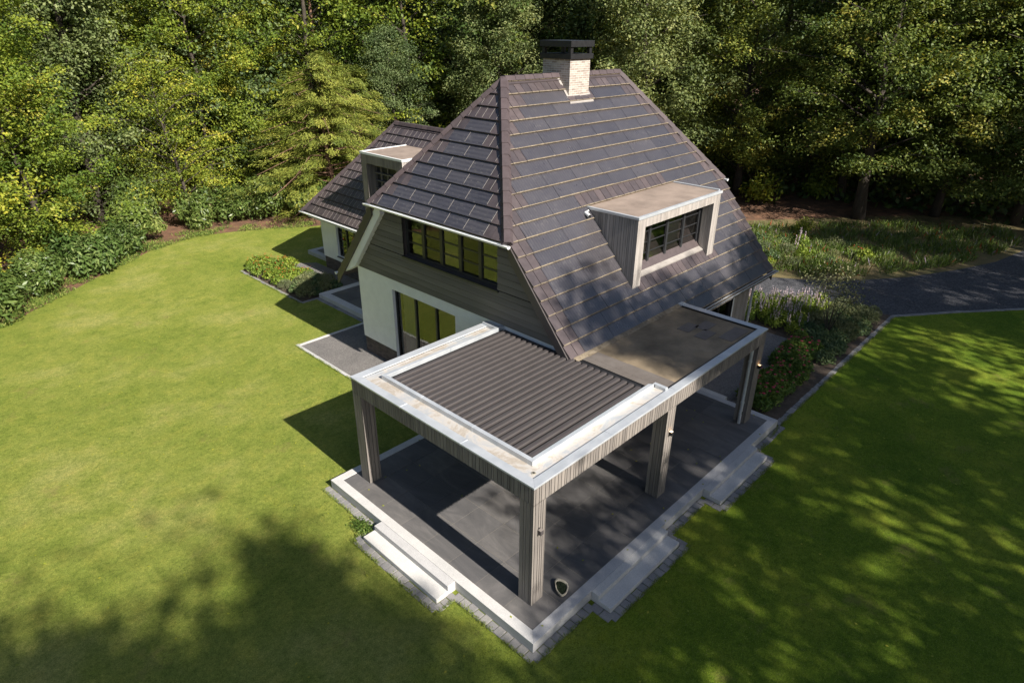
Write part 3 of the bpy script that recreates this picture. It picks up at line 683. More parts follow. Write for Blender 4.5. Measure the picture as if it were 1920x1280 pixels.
# walls with openings -------------------------------------------------
def wall_rects(b, uv2p, u0, u1, z0, z1, holes, m=0):
    us = sorted({u0, u1, *[h[0] for h in holes], *[h[1] for h in holes]}); zs = sorted({z0, z1, *[h[2] for h in holes], *[h[3] for h in holes]})
    for a, c in zip(us[:-1], us[1:]):
        for d, f_ in zip(zs[:-1], zs[1:]):
            if d < z0 or f_ > z1 or any(h[0] <= a and c <= h[1] and h[2] <= d and f_ <= h[3] for h in holes): continue
            b.poly([uv2p(a, d), uv2p(c, d), uv2p(c, f_), uv2p(a, f_)], m)
def window(axis, pos, u0, u1, z0, z1, lights, bars, recess=.12, sgn=-1, parent=house, fr=.055, reveal='dark_frame', sill=True, vbars=0, screens=(), bt=.012, depth=1.1, back='room'):
    """axis 'x': plane x=pos facing sgn; parts: window_frame > pane, glazing_bar"""
    inn = -sgn
    def P(u, z, d): return (pos+inn*d, u, z) if axis == 'x' else (u, pos+inn*d, z)
    def bx(b, ua, ub, za, zb_, d0, d1, m=0): b.box(P(ua, za, d0), P(ub, zb_, d1), m)
    f = MB(); d0, d1 = recess-.03, recess+.05
    bx(f, u0+.001, u0+fr, z0+.001, z1-.001, d0, d1); bx(f, u1-fr, u1-.001, z0+.001, z1-.001, d0, d1)
    bx(f, u0+fr+.001, u1-fr-.001, z1-fr, z1-.001, d0, d1); bx(f, u0+fr+.001, u1-fr-.001, z0+.001, z0+fr, d0, d1)
    wd = (u1-u0)/lights
    for i in range(1, lights): bx(f, u0+i*wd-fr*.75, u0+i*wd+fr*.75, z0+fr+.001, z1-fr-.001, d0+.002, d1)
    fo = place(f, 'window', 'dark_frame', parent)
    for i in range(lights):
        a, c = u0+i*wd+fr*.8, u0+(i+1)*wd-fr*.8
        q = [P(a, z0+fr, recess+.02), P(c, z0+fr, recess+.02), P(c, z1-fr, recess+.02), P(a, z1-fr, recess+.02)]
        p = MB(); p.poly(q[::-1] if axis == 'x' else q); p.build('pane', 'glass_screen' if (i in screens) else 'glass', fo)
        g = MB()
        for k in range(1, bars+1):
            z = z0+fr+(z1-z0-2*fr)*k/(bars+1); bx(g, a, c, z-bt, z+bt, recess, recess+.016)
        for s_ in (a, c-.02): bx(g, s_, s_+.02, z0+fr, z1-fr, recess-.005, recess+.015)
        g.build('glazing_bar', 'dark_frame', fo)
    r_ = MB()  # reveal and dark room behind
    for q in ([P(u0, z0, 0), P(u0, z1, 0), P(u0, z1, recess+.06), P(u0, z0, recess+.06)], [P(u1, z0, 0), P(u1, z1, 0), P(u1, z1, recess+.06), P(u1, z0, recess+.06)],
              [P(u0, z1, 0), P(u1, z1, 0), P(u1, z1, recess+.06), P(u0, z1, recess+.06)], [P(u0, z0, 0), P(u1, z0, 0), P(u1, z0, recess+.06), P(u0, z0, recess+.06)]): r_.poly(q, 0)
    D0, D1 = recess+.06, recess+depth; e_ = .25
    ua, ub, za, zb_ = u0-e_, u1+e_, z0-.02, z1+.1
    for q in ([P(ua, za, D0), P(ua, zb_, D0), P(ua, zb_, D1), P(ua, za, D1)], [P(ub, za, D0), P(ub, zb_, D0), P(ub, zb_, D1), P(ub, za, D1)],
              [P(ua, zb_, D0), P(ub, zb_, D0), P(ub, zb_, D1), P(ua, zb_, D1)], [P(ua, za, D0), P(ub, za, D0), P(ub, za, D1), P(ua, za, D1)], [P(ua, za, D1), P(ub, za, D1), P(ub, zb_, D1), P(ua, zb_, D1)]): r_.poly(q, 1)
    r_.build('reveal', [reveal, back], fo)
    if sill:
        s_ = MB(); bx(s_, u0-.05, u1+.05, z0-.05, z0-.002, -.06, recess); s_.build('sill', 'dark_frame', fo)
    return fo
ZC = 3.32
W1 = (5.56, 9.75, 4.30, 5.56); W2 = (7.39, 10.55, .27, 2.95)
w_ = MB()
X = lambda p: (lambda u, z: (p, u, z))
wall_rects(w_, X(XG), YW0, YW1, .62, ZC, [W2]); 
w_.poly([(XR, YW0, 0), (XR, YW1, 0), (XR, YW1, 3.5), (XR, YW0, 3.5)]); w_.poly([(XG, YW1, .62), (XR, YW1, .62), (XR, YW1, 3.9), (XG, YW1, 3.9)])
w_.poly([(XR, YW0+.1, 3.3), (XR, YW1-.1, 3.3), (XR, hy1-.3, ZH-.3), (XR, hy0+.3, ZH-.3)])
HP(w_, 'wall', 'plaster')
w_ = MB(); xb = XG+.03; wall_rects(w_, X(xb), YW0, YW1-.03, 0, .62, [(7.39, 10.55, .0, .62)]); w_.poly([(xb, YW1-.03, 0), (8.5, YW1-.03, 0), (8.5, YW1-.03, .62), (xb, YW1-.03, .62)])
HP(w_, 'brick_plinth', 'brick_plinth')
b = MB(); b.box((xb-.004, 11.55, .36), (xb+.03, 11.66, .42)); HP(b, 'air_brick', 'black_metal')
# gable siding: horizontal boards clipped by the slopes and window
b = MB(); z = ZC; bh = .2
backp = [(YW0-.2, ZC-.0), (YW1+.0, ZC-.0)]
while z < ZH+.1:
    z1 = min(z+bh, ZH+.12)
    yl = lambda zz: YE+.34+(zz-ZE)/SL; yr = lambda zz: 2*YR-YE-.60-(zz-ZE)/SL*1.0
    l0, l1, r0, r1 = yl(z), yl(z1), min(YW1-.001, yr(z)), min(YW1-.001, yr(z1))
    spans = []
    if z1 > W1[2] and z < W1[3]:
        spans = [((l0, l1), (W1[0], W1[0])), ((W1[1], W1[1]), (r0, r1))]; zs_ = [(z, z1)]
        parts = [(spans, z, z1)]
        if z < W1[2]: parts = [([((l0, yl(W1[2])), (r0, yr(W1[2])))], z, W1[2]), ([((yl(W1[2]), l1), (W1[0],)*2), ((W1[1],)*2, (yr(W1[2]), r1))], W1[2], z1)]
        if z1 > W1[3]: parts = [([((l0, yl(W1[3])), (W1[0],)*2), ((W1[1],)*2, (r0, yr(W1[3])))], z, W1[3]), ([((yl(W1[3]), l1), (yr(W1[3]), r1))], W1[3], z1)]
    else: parts = [([((l0, l1), (r0, r1))], z, z1)]
    vv = random.random()
    for sp, za, zb_ in parts:
        for (a0, a1), (c0, c1) in sp:
            k0 = .028*(1-(za-z)/bh); k1 = .028*(1-(zb_-z)/bh)
            b.hexa([(XG-k0, a0, za), (XG+.04, a0, za), (XG+.04, c0, za), (XG-k0, c0, za)], [(XG-k1, a1, zb_-.022), (XG+.04, a1, zb_-.022), (XG+.04, c1, zb_-.022), (XG-k1, c1, zb_-.022)], 0, vv)
    z += bh
HP(b, 'gable_siding', 'siding')
b = MB(); 
gl = lambda zz: YE+.45+(zz-ZE)/SL
gr = lambda zz: 2*YR-YE-.75-(zz-ZE)/SL
for za, zb_, hole in ((ZC-.05, W1[2], 0), (W1[2], W1[3], 1), (W1[3], ZH+.05, 0)):
    for q in ([((gl(za), gl(zb_)), (W1[0],)*2), ((W1[1],)*2, (gr(za), gr(zb_)))] if hole else [((gl(za), gl(zb_)), (gr(za), gr(zb_)))]):
        (a0, a1), (c0, c1) = q; b.poly([(XG+.045, a0, za), (XG+.045, a1, zb_), (XG+.045, c1, zb_), (XG+.045, c0, za)])
HP(b, 'gable_wall', 'timber_gap')
window('x', XG, *W1, 5, 2, recess=.16, reveal='louvre_metal', fr=.085, screens=(1, 3), bt=.022)
dw = window('x', XG, *W2, 3, 0, recess=.14, sill=False, reveal='plaster', fr=.05)
cu = MB()
for i in range(26):
    y = 9.62+i*.03; cu.poly([(XG+.34+.03*math.sin(i*1.9), y, .3), (XG+.34+.03*math.sin((i+1)*1.9), y+.03, .3), (XG+.34+.03*math.sin((i+1)*1.9), y+.03, 2.9), (XG+.34+.03*math.sin(i*1.9), y, 2.9)])
cu.build('curtain', 'curtain', dw)
b = MB(); b.box((XG-.03, 7.39, .1), (XG+.14, 10.55, .262)); HP(b, 'threshold', 'dark_frame')
# front wall under the eave, seen at the right of the pergola
b = MB(); Yp = lambda u, z: (u, YW0, z)
wall_rects(b, Yp, XG, 14.4, 0, 2.75, [(5.3, 9.2, .27, 2.6), (11.6, 14.3, .1, 2.6)]); HP(b, 'wall', 'plaster')
window('y', YW0, 5.3, 9.2, .27, 2.6, 3, 0, recess=.1, sill=False); window('y', YW0, 11.6, 14.3, .1, 2.6, 3, 0, recess=.1, sill=False)
b = MB(); b.box((14.42, YW0+.02, 0), (XR, YW0+.3, 2.75), 1); clad(b, (14.4, YW0+.02), (1, 0), (0, -1), XR-14.4, 0, 2.72, (.09, .12)); HP(b, 'corner_pier', ['dormer_timber', 'timber_gap'])
b = MB(); b.tube([(XR+.05, YW0-.1, 0), (XR+.05, YW0-.1, ZE-.2)], .045, 10); HP(b, 'downpipe', 'zinc')
b = MB(); b.box((XG+.1, YE+.05, ZE-.32), (XV1-.08, YW0+.1, ZE-.29)); HP(b, 'eave_soffit', 'grey_timber')
# chimney ------------------------------------------------------------
ch = MB(); cx0, cx1, cy0, cy1, cz = 9.65, 10.64, 7.45, 8.57, 9.94
ch.box((cx0, cy0, 8.6), (cx1, cy1, cz)); cho = HP(ch, 'chimney', 'brick_chimney')
c = MB(); o_ = .07
ring(c, cx0-o_, cy0-o_, cx1+o_, cy1+o_, .2, cz, cz+.15)
for x in (cx0-.03, cx1-.09):
    for y in (cy0-.03, cy1-.09): c.box((x, y, cz+.151), (x+.12, y+.12, cz+.34))
c.box((cx0-o_-.01, cy0-o_-.01, cz+.341), (cx1+o_+.01, cy1+o_+.01, cz+.52)); c.box((cx0+.3, cy0+.3, cz+.01), (cx1-.3, cy1-.3, cz+.1))
c.build('chimney_cowl', 'black_metal', cho, bevel=.006)
c = MB(); zf = ZE+SL*(cy0-YE)
zz = lambda y: ZE+SL*(y-YE)+.045
for q in ([(cx0-.10, cy0-.16), (cx1+.10, cy0-.16), (cx1+.10, cy0-.001), (cx0-.10, cy0-.001)], [(cx0-.10, cy0), (cx0-.001, cy0), (cx0-.001, YR-.05), (cx0-.10, YR-.05)], [(cx1+.001, cy0), (cx1+.10, cy0), (cx1+.10, YR-.05), (cx1+.001, YR-.05)]):
    c.hexa([(x, y, zz(y)-.03) for x, y in q], [(x, y, zz(y)) for x, y in q])
c.build('lead_flashing', 'lead', cho)
# main dormer --------------------------------------------------------
dx0, dx1, dyf, dzt = 7.93, 12.66, 3.37, 6.10
dw0, dw1 = 8.30, 12.27
dor = MB(); zr = lambda y: ZE+SL*(y-YE)
i = .022; lz = zr(dyf)-.05
# frame: legs and header, 0.42 deep, clad boards
yb = dyf+.42
dor.box((dx0+i, dyf+i, lz), (dw0-.001, yb, dzt-.06), 1); dor.box((dw1+.001, dyf+i, lz), (dx1-i, yb, dzt-.06), 1); dor.box((dw0, dyf+i, 5.80), (dw1, yb, dzt-.061), 1)
wd_ = (.055, .075, .045)
clad(dor, (dx0, dyf+i), (1, 0), (0, -1), dw0-dx0, zr(dyf)-.02, dzt-.03, wd_, .006); clad(dor, (dw1, dyf+i), (1, 0), (0, -1), dx1-dw1, zr(dyf)-.02, dzt-.03, wd_, .006)
clad(dor, (dw0+.002, dyf+i), (1, 0), (0, -1), dw1-dw0-.004, 5.78, dzt-.03, wd_, .006)
clad(dor, (dw1, dyf+.0), (0, 1), (-1, 0), .62, lambda s: zr(dyf+s)-.02, 5.79, (.09, .11), .008); clad(dor, (dw0, dyf+.62), (0, -1), (1, 0), .62, lambda s: zr(dyf+.62-s)-.02, 5.79, (.09, .11), .008)
do = HP(dor, 'dormer', ['dormer_timber', 'timber_gap'])
c = MB(); Lc = (dzt-ZE)/SL+YE-dyf
clad(c, (dx0+i, dyf+.0+Lc), (0, -1), (-1, 0), Lc, lambda s: zr(dyf+Lc-s)-.03, dzt-.04, (.10, .13, .06, .085), .012)
c2 = MB(); clad(c2, (dx1-i, dyf), (0, 1), (1, 0), Lc, lambda s: zr(dyf+s)-.03, dzt-.04, (.10, .13, .06, .085), .012)
c.poly([(dx0+i+.004, dyf+.02, zr(dyf)-.02), (dx0+i+.004, dyf+Lc, dzt-.05), (dx0+i+.004, dyf+.02, dzt-.05)], 1)
c.build('cheek', ['dormer_cheek', 'timber_gap'], do); c2.build('cheek', ['dormer_cheek', 'timber_gap'], do)
c = MB(); yk = YE+(dzt-ZE)/SL+.12
c.box((dx0+.06, dyf+.07, dzt-.05), (dx1-.06, yk, dzt+.004)); c.build('dormer_roof', 'dormer_bitumen', do)
c = MB()
c.hexa([(dx0-.03,dyf-.03,dzt-.06),(dx1+.03,dyf-.03,dzt-.06),(dx1-.06,dyf+.07,dzt-.06),(dx0+.06,dyf+.07,dzt-.06)], [(dx0-.03,dyf-.03,dzt+.02),(dx1+.03,dyf-.03,dzt+.02),(dx1-.06,dyf+.07,dzt+.02),(dx0+.06,dyf+.07,dzt+.02)])
c.box((dx0-.03, dyf-.029, dzt-.055), (dx0+.055, yk-.02, dzt+.021)); c.box((dx1-.06, dyf+.072, dzt-.055), (dx1+.03, yk-.02, dzt+.05))
c.build('roof_trim', 'zinc', do, bevel=.006)
c = MB(); c.hexa([(dw0+.03, dyf+.17, zr(dyf+.17)-.04), (dw1-.03, dyf+.17, zr(dyf+.17)-.04), (dw1-.03, dyf+.45, 4.2), (dw0+.03, dyf+.45, 4.2)], [(dw0+.03, dyf+.16, zr(dyf+.16)+.05), (dw1-.03, dyf+.16, zr(dyf+.16)+.05), (dw1-.03, dyf+.45, 4.36), (dw0+.03, dyf+.45, 4.36)]); c.build('sill', 'lead', do)
WD = (dw0+.02, dw1-.03, 4.33, 5.79)
dwo = window('y', dyf+.36, *WD, 4, 3, recess=.1, sgn=-1, sill=False, depth=1.4, fr=.07, bt=.013)
c = MB(); yy = dyf+.36+.30
c.box((9.45, yy+.15, 4.34), (10.0, yy+.55, 4.62)); c.box((8.55, yy+.2, 4.34), (8.75, yy+.5, 4.5)); c.build('furniture', 'room_light', dwo)
c = MB(); c.box((8.75, yy, 4.4), (8.85, yy+.03, 5.6)); 
for (x, z) in ((9.55, 5.0), (9.75, 5.1), (9.62, 5.3), (9.85, 5.35)): c.box((x, yy+.5, z), (x+.06, yy+.53, z+.28))
c.build('curtain', 'curtain', dwo)
c = MB(); c.box((10.35, yy-.1, 4.36), (11.15, yy-.09, 5.75)); c.build('blind', 'louvre_metal', dwo)
# security camera
t = tag(empty('security_camera', (7.66, 5.02, 6.0)), 'white bullet security camera with black lens at the back corner of the front dormer', 'camera')
b = MB(); b.tube([(0, 0, 0), (-.06, -.20, -.05)], [.052, .052], 14); b.build('camera_body', 'white_metal', t)
b = MB(); b.tube([(-.06, -.20, -.05), (-.064, -.215, -.054)], .046, 14); b.build('lens', 'black_metal', t)
b = MB(); b.tube([(0, 0, 0), (.2, .05, .02)], .025, 8); b.build('bracket', 'white_metal', t)

# wing ---------------------------------------------------------------
WXE, WZE, WYE, WRX, WRY, WRZ = 8.0, 2.82, 22.3, 11.37, 18.93, 6.85
def cls_wing(row, z, z1): return [(9, WYE, 'b')] if z1 > 6.1 or z < 4 else [(9, 14.6, 'b'), (17.5, WYE, 'b')]
polyW = [(13.45, WZE), (WYE, WZE), (WRY, WRZ), (10.1, WRZ)]
br, so_ = roof_face((WXE, 0, WZE), (0, 1, 0), (1, 0, 0), WZE, polyW, 1.196, cls_wing, WZE+.03, glint_p=.95, seedv=11)
roof_part(br, so_, edge='tile_brown')
WX2 = 2*WRX-WXE
br, so_ = roof_face((WX2, 0, WZE), (0, 1, 0), (-1, 0, 0), WZE, polyW, 1.196, lambda r, z, z1: [(9, WYE, 'b')], WZE+.03); roof_part(br, so_)
br, so_ = roof_face((0, WYE, WZE), (1, 0, 0), (0, -1, 0), WZE, [(WXE, WZE), (WX2, WZE), (WRX, WRZ)], 1.196, lambda r, z, z1: [(WXE, WX2, 'b')], WZE+.03); roof_part(br, so_)
caps([(WRX, WRY, WRZ), (WRX, 10.1, WRZ)]); caps([(WXE, WYE, WZE), (WRX, WRY, WRZ)], 'hip_cap'); caps([(WX2, WYE, WZE), (WRX, WRY, WRZ)], 'hip_cap')
gutter((WXE-.08, 13.6, WZE-.03), (WXE-.08, WYE+.1, WZE-.03), (-1, 0, 0)); gutter((WXE, WYE+.08, WZE-.03), (WX2, WYE+.08, WZE-.03), (0, 1, 0))
WW = (18.3, 20.3, .88, 2.5)
b = MB(); wall_rects(b, X(8.5), YW1, 21.62, .62, 2.78, [WW]); b.poly([(8.5, 21.62, .62), (14.24, 21.62, .62), (14.24, 21.62, 2.78), (8.5, 21.62, 2.78)]); b.poly([(14.24, YW1, 0), (14.24, 21.62, 0), (14.24, 21.62, 2.78), (14.24, YW1, 2.78)]); HP(b, 'wing_wall', 'plaster')
b = MB(); b.poly([(8.53, YW1, 0), (8.53, 21.59, 0), (8.53, 21.59, .62), (8.53, YW1, .62)]); b.poly([(8.53, 21.59, 0), (14.2, 21.59, 0), (14.2, 21.59, .62), (8.53, 21.59, .62)]); HP(b, 'brick_plinth', 'brick_plinth')
window('x', 8.5, *WW, 3, 3, recess=.14, reveal='plaster', fr=.07, bt=.018)
b = MB(); b.box((8.1, 13.6, WZE-.26), (8.5, 22.0, WZE-.22)); HP(b, 'eave_soffit', 'plaster')
# wing dormer facing -X
vx, vy0, vy1, vz = 8.36, 14.6, 17.42, 6.12
zw = lambda x: WZE+1.196*(x-WXE)
b = MB(); bx = vx+.45
b.box((vx+i, vy1-.36, zw(vx)-.05), (bx, vy1-i, vz-.06), 1); b.box((vx+i, vy0+i, zw(vx)-.05), (bx, vy0+.36, vz-.06), 1); b.box((vx+i, vy0+.361, 5.72), (bx, vy1-.361, vz-.061), 1)
clad(b, (vx+i, vy1), (0, -1), (-1, 0), .38, zw(vx)-.02, vz-.03, wd_, .006); clad(b, (vx+i, vy0+.38), (0, -1), (-1, 0), .38, zw(vx)-.02, vz-.03, wd_, .006); clad(b, (vx+i, vy1-.381), (0, -1), (-1, 0), vy1-vy0-.762, 5.70, vz-.03, wd_, .006)
clad(b, (vx, vy1-.36), (1, 0), (0, -1), .6, lambda s: zw(vx+s)-.02, 5.71, (.09, .11), .008); clad(b, (bx+.15, vy0+.36), (-1, 0), (0, 1), .6, lambda s: zw(bx+.15-s)-.02, 5.71, (.09, .11), .008)
wdo = HP(b, 'dormer', ['grey_timber', 'timber_gap'])
c = MB(); Lw = (vz-WZE)/1.196+WXE-vx
clad(c, (vx, vy0+i), (1, 0), (0, -1), Lw, lambda s: zw(vx+s)-.03, vz-.04, (.1, .13), .01); clad(c, (vx+Lw, vy1-i), (-1, 0), (0, 1), Lw, lambda s: zw(vx+Lw-s)-.03, vz-.04, (.1, .13), .01)
for yy_ in (vy0+i+.004, vy1-i-.004): c.poly([(vx+.02, yy_, zw(vx)-.02), (vx+Lw, yy_, vz-.05), (vx+.02, yy_, vz-.05)], 1)
c.build('cheek', ['dormer_timber', 'timber_gap'], wdo)
c = MB(); c.box((vx+.06, vy0+.06, vz-.05), (vx+Lw+.1, vy1-.06, vz+.004)); c.build('dormer_roof', 'dormer_bitumen', wdo)
c = MB(); ring(c, vx-.03, vy0-.03, vx+Lw+.2, vy1+.03, .09, vz-.06, vz+.03, 0, 'SWN'); c.build('roof_trim', 'white_metal', wdo)
c = MB(); c.box((vx+.5, vy0+.36, 4.0), (vx+.52, vy1-.36, 5.72), 0)
for z in (4.3, 4.62, 4.94, 5.26, 5.56): c.box((vx+.36, vy0+.37, z), (vx+.5, vy1-.37, z+.03), 1)
for y in (vy0+1.0, vy0+1.6, vy1-.75): c.box((vx+.44, y, 4.0), (vx+.499, y+.05, 5.7), 1)
c.build('window', ['dark_frame', 'grey_timber'], wdo)

# ------------------------------------------------------------------ vegetation
def ellip(r, n, R3):
    p = unit(r.normal(size=(n, 3)))*(r.random((n, 1))**(1/2.2)); return p*np.asarray(R3)
def tree_meshes(kind, seed, H, zb, Rm, nb, npad, nleaf, leaf, mat_, padR=1.1, padT=.35, trunkR=.22, bark='bark', conif=False, droop=.15, airy=1., lean=0, wood=True):
    r = np.random.default_rng(seed); V = []; vals = []; tb = MB()
    hs = np.linspace(0, H*.96, 9); wob = np.cumsum(r.normal(size=(9, 2))*.12, 0); wob -= wob[0]
    tp = [(wob[i, 0], wob[i, 1], hs[i]) for i in range(9)]
    tb.tube(tp, [max(trunkR*(1-(h/H))**.8, .02)*(1.35 if k == 0 else 1) for k, h in enumerate(hs)], 9)
    def trunk_at(z): t_ = min(max(z/(H*.96)*8, 0), 7.999); k = int(t_); f = t_-k; return np.array([wob[k, 0]*(1-f)+wob[k+1, 0]*f, wob[k, 1]*(1-f)+wob[k+1, 1]*f, z])
    ga = r.random()*6
    for k in range(nb):
        u = (k+.5)/nb; z = zb+(H-zb)*u**(.95); ga += 2.4+r.normal()*.35
        if conif: rad = Rm*(1-u)**.6*(.6+.6*r.random())+.3
        else: rad = Rm*(math.sin(math.pi*min(1, .20+u*.78))**.6)*(.62+.55*r.random())
        rise = (-.12*rad if conif else (.35-.5*(1-u))*rad*.6)
        d = np.array([math.cos(ga), math.sin(ga), 0.])
        p0_ = trunk_at(max(z-(.05 if conif else .35)*rad, zb*.4+.3)); p1_ = trunk_at(z)+d*rad+np.array([0, 0, rise])
        mid = (p0_+p1_)/2+np.array([0, 0, .12*rad]); 
        if wood: tb.tube([tuple(p0_), tuple(mid), tuple(p1_)], [max(.02, trunkR*.28*(rad/Rm)), .028, .012], 5, cap=False)
        for j in range(npad):
            f = .32+.72*(j+r.random())/npad
            c = (1-f)**2*p0_+2*f*(1-f)*mid+f*f*p1_
            sw = r.normal()*.22*rad*f; c = c+np.array([-d[1], d[0], 0])*sw+np.array([0, 0, r.normal()*.22])
            pr = padR*(.65+.6*r.random())*(1 if not conif else .55+.5*(1-u)); n = int(nleaf*pr/padR*airy)
            if conif:
                # flat drooping spray pointing outward
                q = ellip(r, n, (pr*1.25, pr*.55, padT*.5)); a = math.atan2(d[1], d[0])+sw*.3
                rot = np.array([[math.cos(a), -math.sin(a)], [math.sin(a), math.cos(a)]]); q[:, :2] = q[:, :2]@rot.T
                out = (q[:, :2]@d[:2]); q[:, 2] -= droop*np.maximum(out, 0)**1.5+.05*r.random(n)
                nn = np.array([0, 0, 1.])+r.normal(size=(n, 3))*.35+d*.3; dr = d+r.normal(size=(n, 3))*.5-np.array([0, 0, .25])
                V.append(leaf_quads(c+q, nn, leaf*1.5*(.7+.6*r.random(n)), leaf*.28, r, dr))
            else:
                q = ellip(r, n, (pr, pr, padT*pr*(.8+.5*r.random()))); rr_ = np.hypot(q[:, 0], q[:, 1]); q[:, 2] -= droop*rr_**1.6; 
                tilt = r.normal(size=2)*.34; q[:, 2] += q[:, 0]*tilt[0]+q[:, 1]*tilt[1]
                nn = np.array([0, 0, .9])+r.normal(size=(n, 3))*.55+unit(q)*.55
                V.append(leaf_quads(c+q, nn, leaf*(.7+.6*r.random(n)), leaf*.62*(.7+.6*r.random(n)), r))
            pv = r.normal()*.24; vals.append(.45+pv+r.normal(size=n)*.17+(r.random(n) < .02)*.5)
    V = np.concatenate(V); vals = np.concatenate(vals); V[:, :, 2] = np.maximum(V[:, :, 2], .05)
    cm = quads_mesh(kind+'_crown', V, vals, [mat_])
    to = tb.build('trunk', bark, None, smooth=True); tm = to.data; bpy.data.objects.remove(to)
    return tm, cm
TREES = {}
def tdef(key, *a, **k): TREES[key] = tree_meshes(key, *a, **k)
tdef('beech_a', 101, 17.5, 1.2, 5.2, 50, 7, 165, .082, 'beech_leaf', padR=1.1, padT=.36, trunkR=.26, droop=.14)
tdef('beech_b', 102, 16, 1.0, 4.6, 46, 7, 165, .082, 'beech_leaf', padR=1.05, padT=.36, trunkR=.22, droop=.14)
tdef('oak_a', 103, 17, 1.5, 4.6, 48, 6, 200, .088, 'oak_leaf', padR=1.15, padT=.62, trunkR=.28, droop=.05)
tdef('oak_b', 104, 18.5, 2.5, 4.2, 46, 6, 200, .088, 'oak_leaf', padR=1.05, padT=.68, trunkR=.24, droop=.05)
tdef('dark_beech_a', 105, 18, 3.6, 6.2, 54, 7, 165, .088, 'dark_beech_leaf', padR=1.15, padT=.38, trunkR=.34, droop=.16)
tdef('dark_beech_b', 106, 16.5, 2.8, 5.4, 50, 7, 165, .088, 'dark_beech_leaf', padR=1.1, padT=.38, trunkR=.26, droop=.16)
tdef('conifer', 107, 9.2, .5, 5.2, 90, 6, 170, .075, 'needle_leaf', padR=1.0, padT=.42, trunkR=.2, bark='pine_bark', conif=True, droop=.12)
tdef('airy', 108, 9.5, 1.6, 3.9, 46, 5, 60, .07, 'beech_leaf', padR=1.0, padT=.2, trunkR=.13, droop=.1)
tdef('pine', 109, 20, 13, 2.8, 18, 5, 60, .13, 'oak_leaf', padR=.9, padT=.5, trunkR=.24, bark='pine_bark')
tdef('shade_oak', 110, 17, 3.0, 4.7, 30, 6, 130, .12, 'oak_leaf', padR=1.15, padT=.5, trunkR=.28, droop=.05)
def tree(kind, x, y, s, rz, label, cat='tree', group=None, name=None):
    t = empty(name or {'beech': 'beech_tree', 'oak': 'oak_tree', 'dark': 'beech_tree', 'conifer': 'conifer_tree', 'airy': 'young_beech_tree', 'pine': 'pine_tree', 'shade': 'oak_tree'}[kind.split('_')[0]], (x, y, 0), rz)
    t.scale = (s, s, s); tag(t, label, cat, group)
    tm, cm = TREES[kind]; a = link('trunk', tm, t); c_ = link('crown', cm, t); return t
FG = 'trees at the edge of the wood'
front = [
 ('beech_a', -6.2, 29.0, 1.0, .3, 'large yellow green beech at the far left edge of the photo, drooping over the lawn'),
 ('beech_b', -.9, 31.9, .86, 1.3, 'yellow green beech right of the leftmost one behind the laurel bushes'),
 ('oak_a', 3.2, 38.0, 1.05, 2.1, 'dense dark green oak filling the upper left between two yellow beeches'),
 ('oak_b', -3.5, 40.5, 1.0, 4.0, 'tall dull green oak behind the leftmost beech'),
 ('airy', 7.0, 34.8, .95, .6, 'thin open tree with bare twigs showing, behind the small round bush on the lawn edge'),
 ('beech_b', 11.3, 40.5, 1.0, 2.9, 'bright yellow green beech behind the thin open tree'),
 ('conifer', 15.4, 31.2, 1.0, 1.1, 'soft green conifer with layered drooping sprays left of the wing roof', ),
 ('conifer', 18.6, 33.8, .9, 3.1, 'smaller green conifer behind the wing dormer'),
 ('beech_a', 16.0, 43.5, .95, 5.0, 'yellow green beech standing behind the conifers'),
 ('oak_a', 21.8, 33.6, .62, .9, 'small rounded grey green oak just above the wing roof ridge'),
 ('oak_b', 25.5, 42.0, .98, 2.2, 'tall dark oak left of the deep gap in the wood'),
 ('oak_a', 26.8, 27.2, .80, 3.9, 'pale green oak just left of the chimney behind the main roof'),
 ('oak_b', 31.6, 30.5, 1.0, 1.7, 'tall oak directly behind the chimney'),
 ('oak_a', 31.2, 18.6, 1.0, 5.2, 'large sunlit green oak right of the chimney overhanging the main roof hip'),
 ('oak_b', 37.8, 22.2, 1.05, .4, 'tall oak behind the large sunlit oak'),
 ('dark_beech_b', 38.0, 14.5, 1.0, 2.5, 'dark beech between the sunlit oak and the thick trunk'),
 ('dark_beech_a', 37.4, 5.9, 1.0, 1.0, 'big beech with thick dark trunk and hanging branches beyond the driveway'),
 ('dark_beech_a', 44.5, 7.0, 1.0, 3.3, 'dark beech deeper in the wood right of the thick trunk'),
 ('dark_beech_b', 43.0, -1.5, 1.0, 4.4, 'beech near the right edge of the photo with yellowing twigs'),
 ('dark_beech_a', 51.0, -2.0, 1.05, 5.6, 'dark beech at the far right edge behind the driveway bend'),
 ('dark_beech_b', 41.6, 2.6, .95, 5.1, 'beech with low sweeping branches over the undergrowth right of the thick trunk'),
 ('dark_beech_b', 33.8, 22.0, .9, .7, 'dark tree filling the gap between the sunlit oak and the chimney'),
 ('beech_b', 5.0, 41.5, 1.0, 3.7, 'yellow green beech high behind the thin open tree, left of the pine trunk'),
 ('pine_x', 0, 0, 0, 0, ''),
]
for f_ in front:
    if f_[0] in TREES: tree(*f_[:6], group=FG)
tree('pine', 12.2, 45.5, 1.0, .5, 'straight reddish pine trunk rising behind the thin open tree', group=FG)
tree('pine', 21.0, 41.5, 1.0, 2.5, 'reddish pine trunk visible above the smaller conifer', group=FG)
tree('pine', 28.9, 39.5, 1.0, 1.5, 'pale pine trunk standing in the dark gap left of the chimney', group=FG)
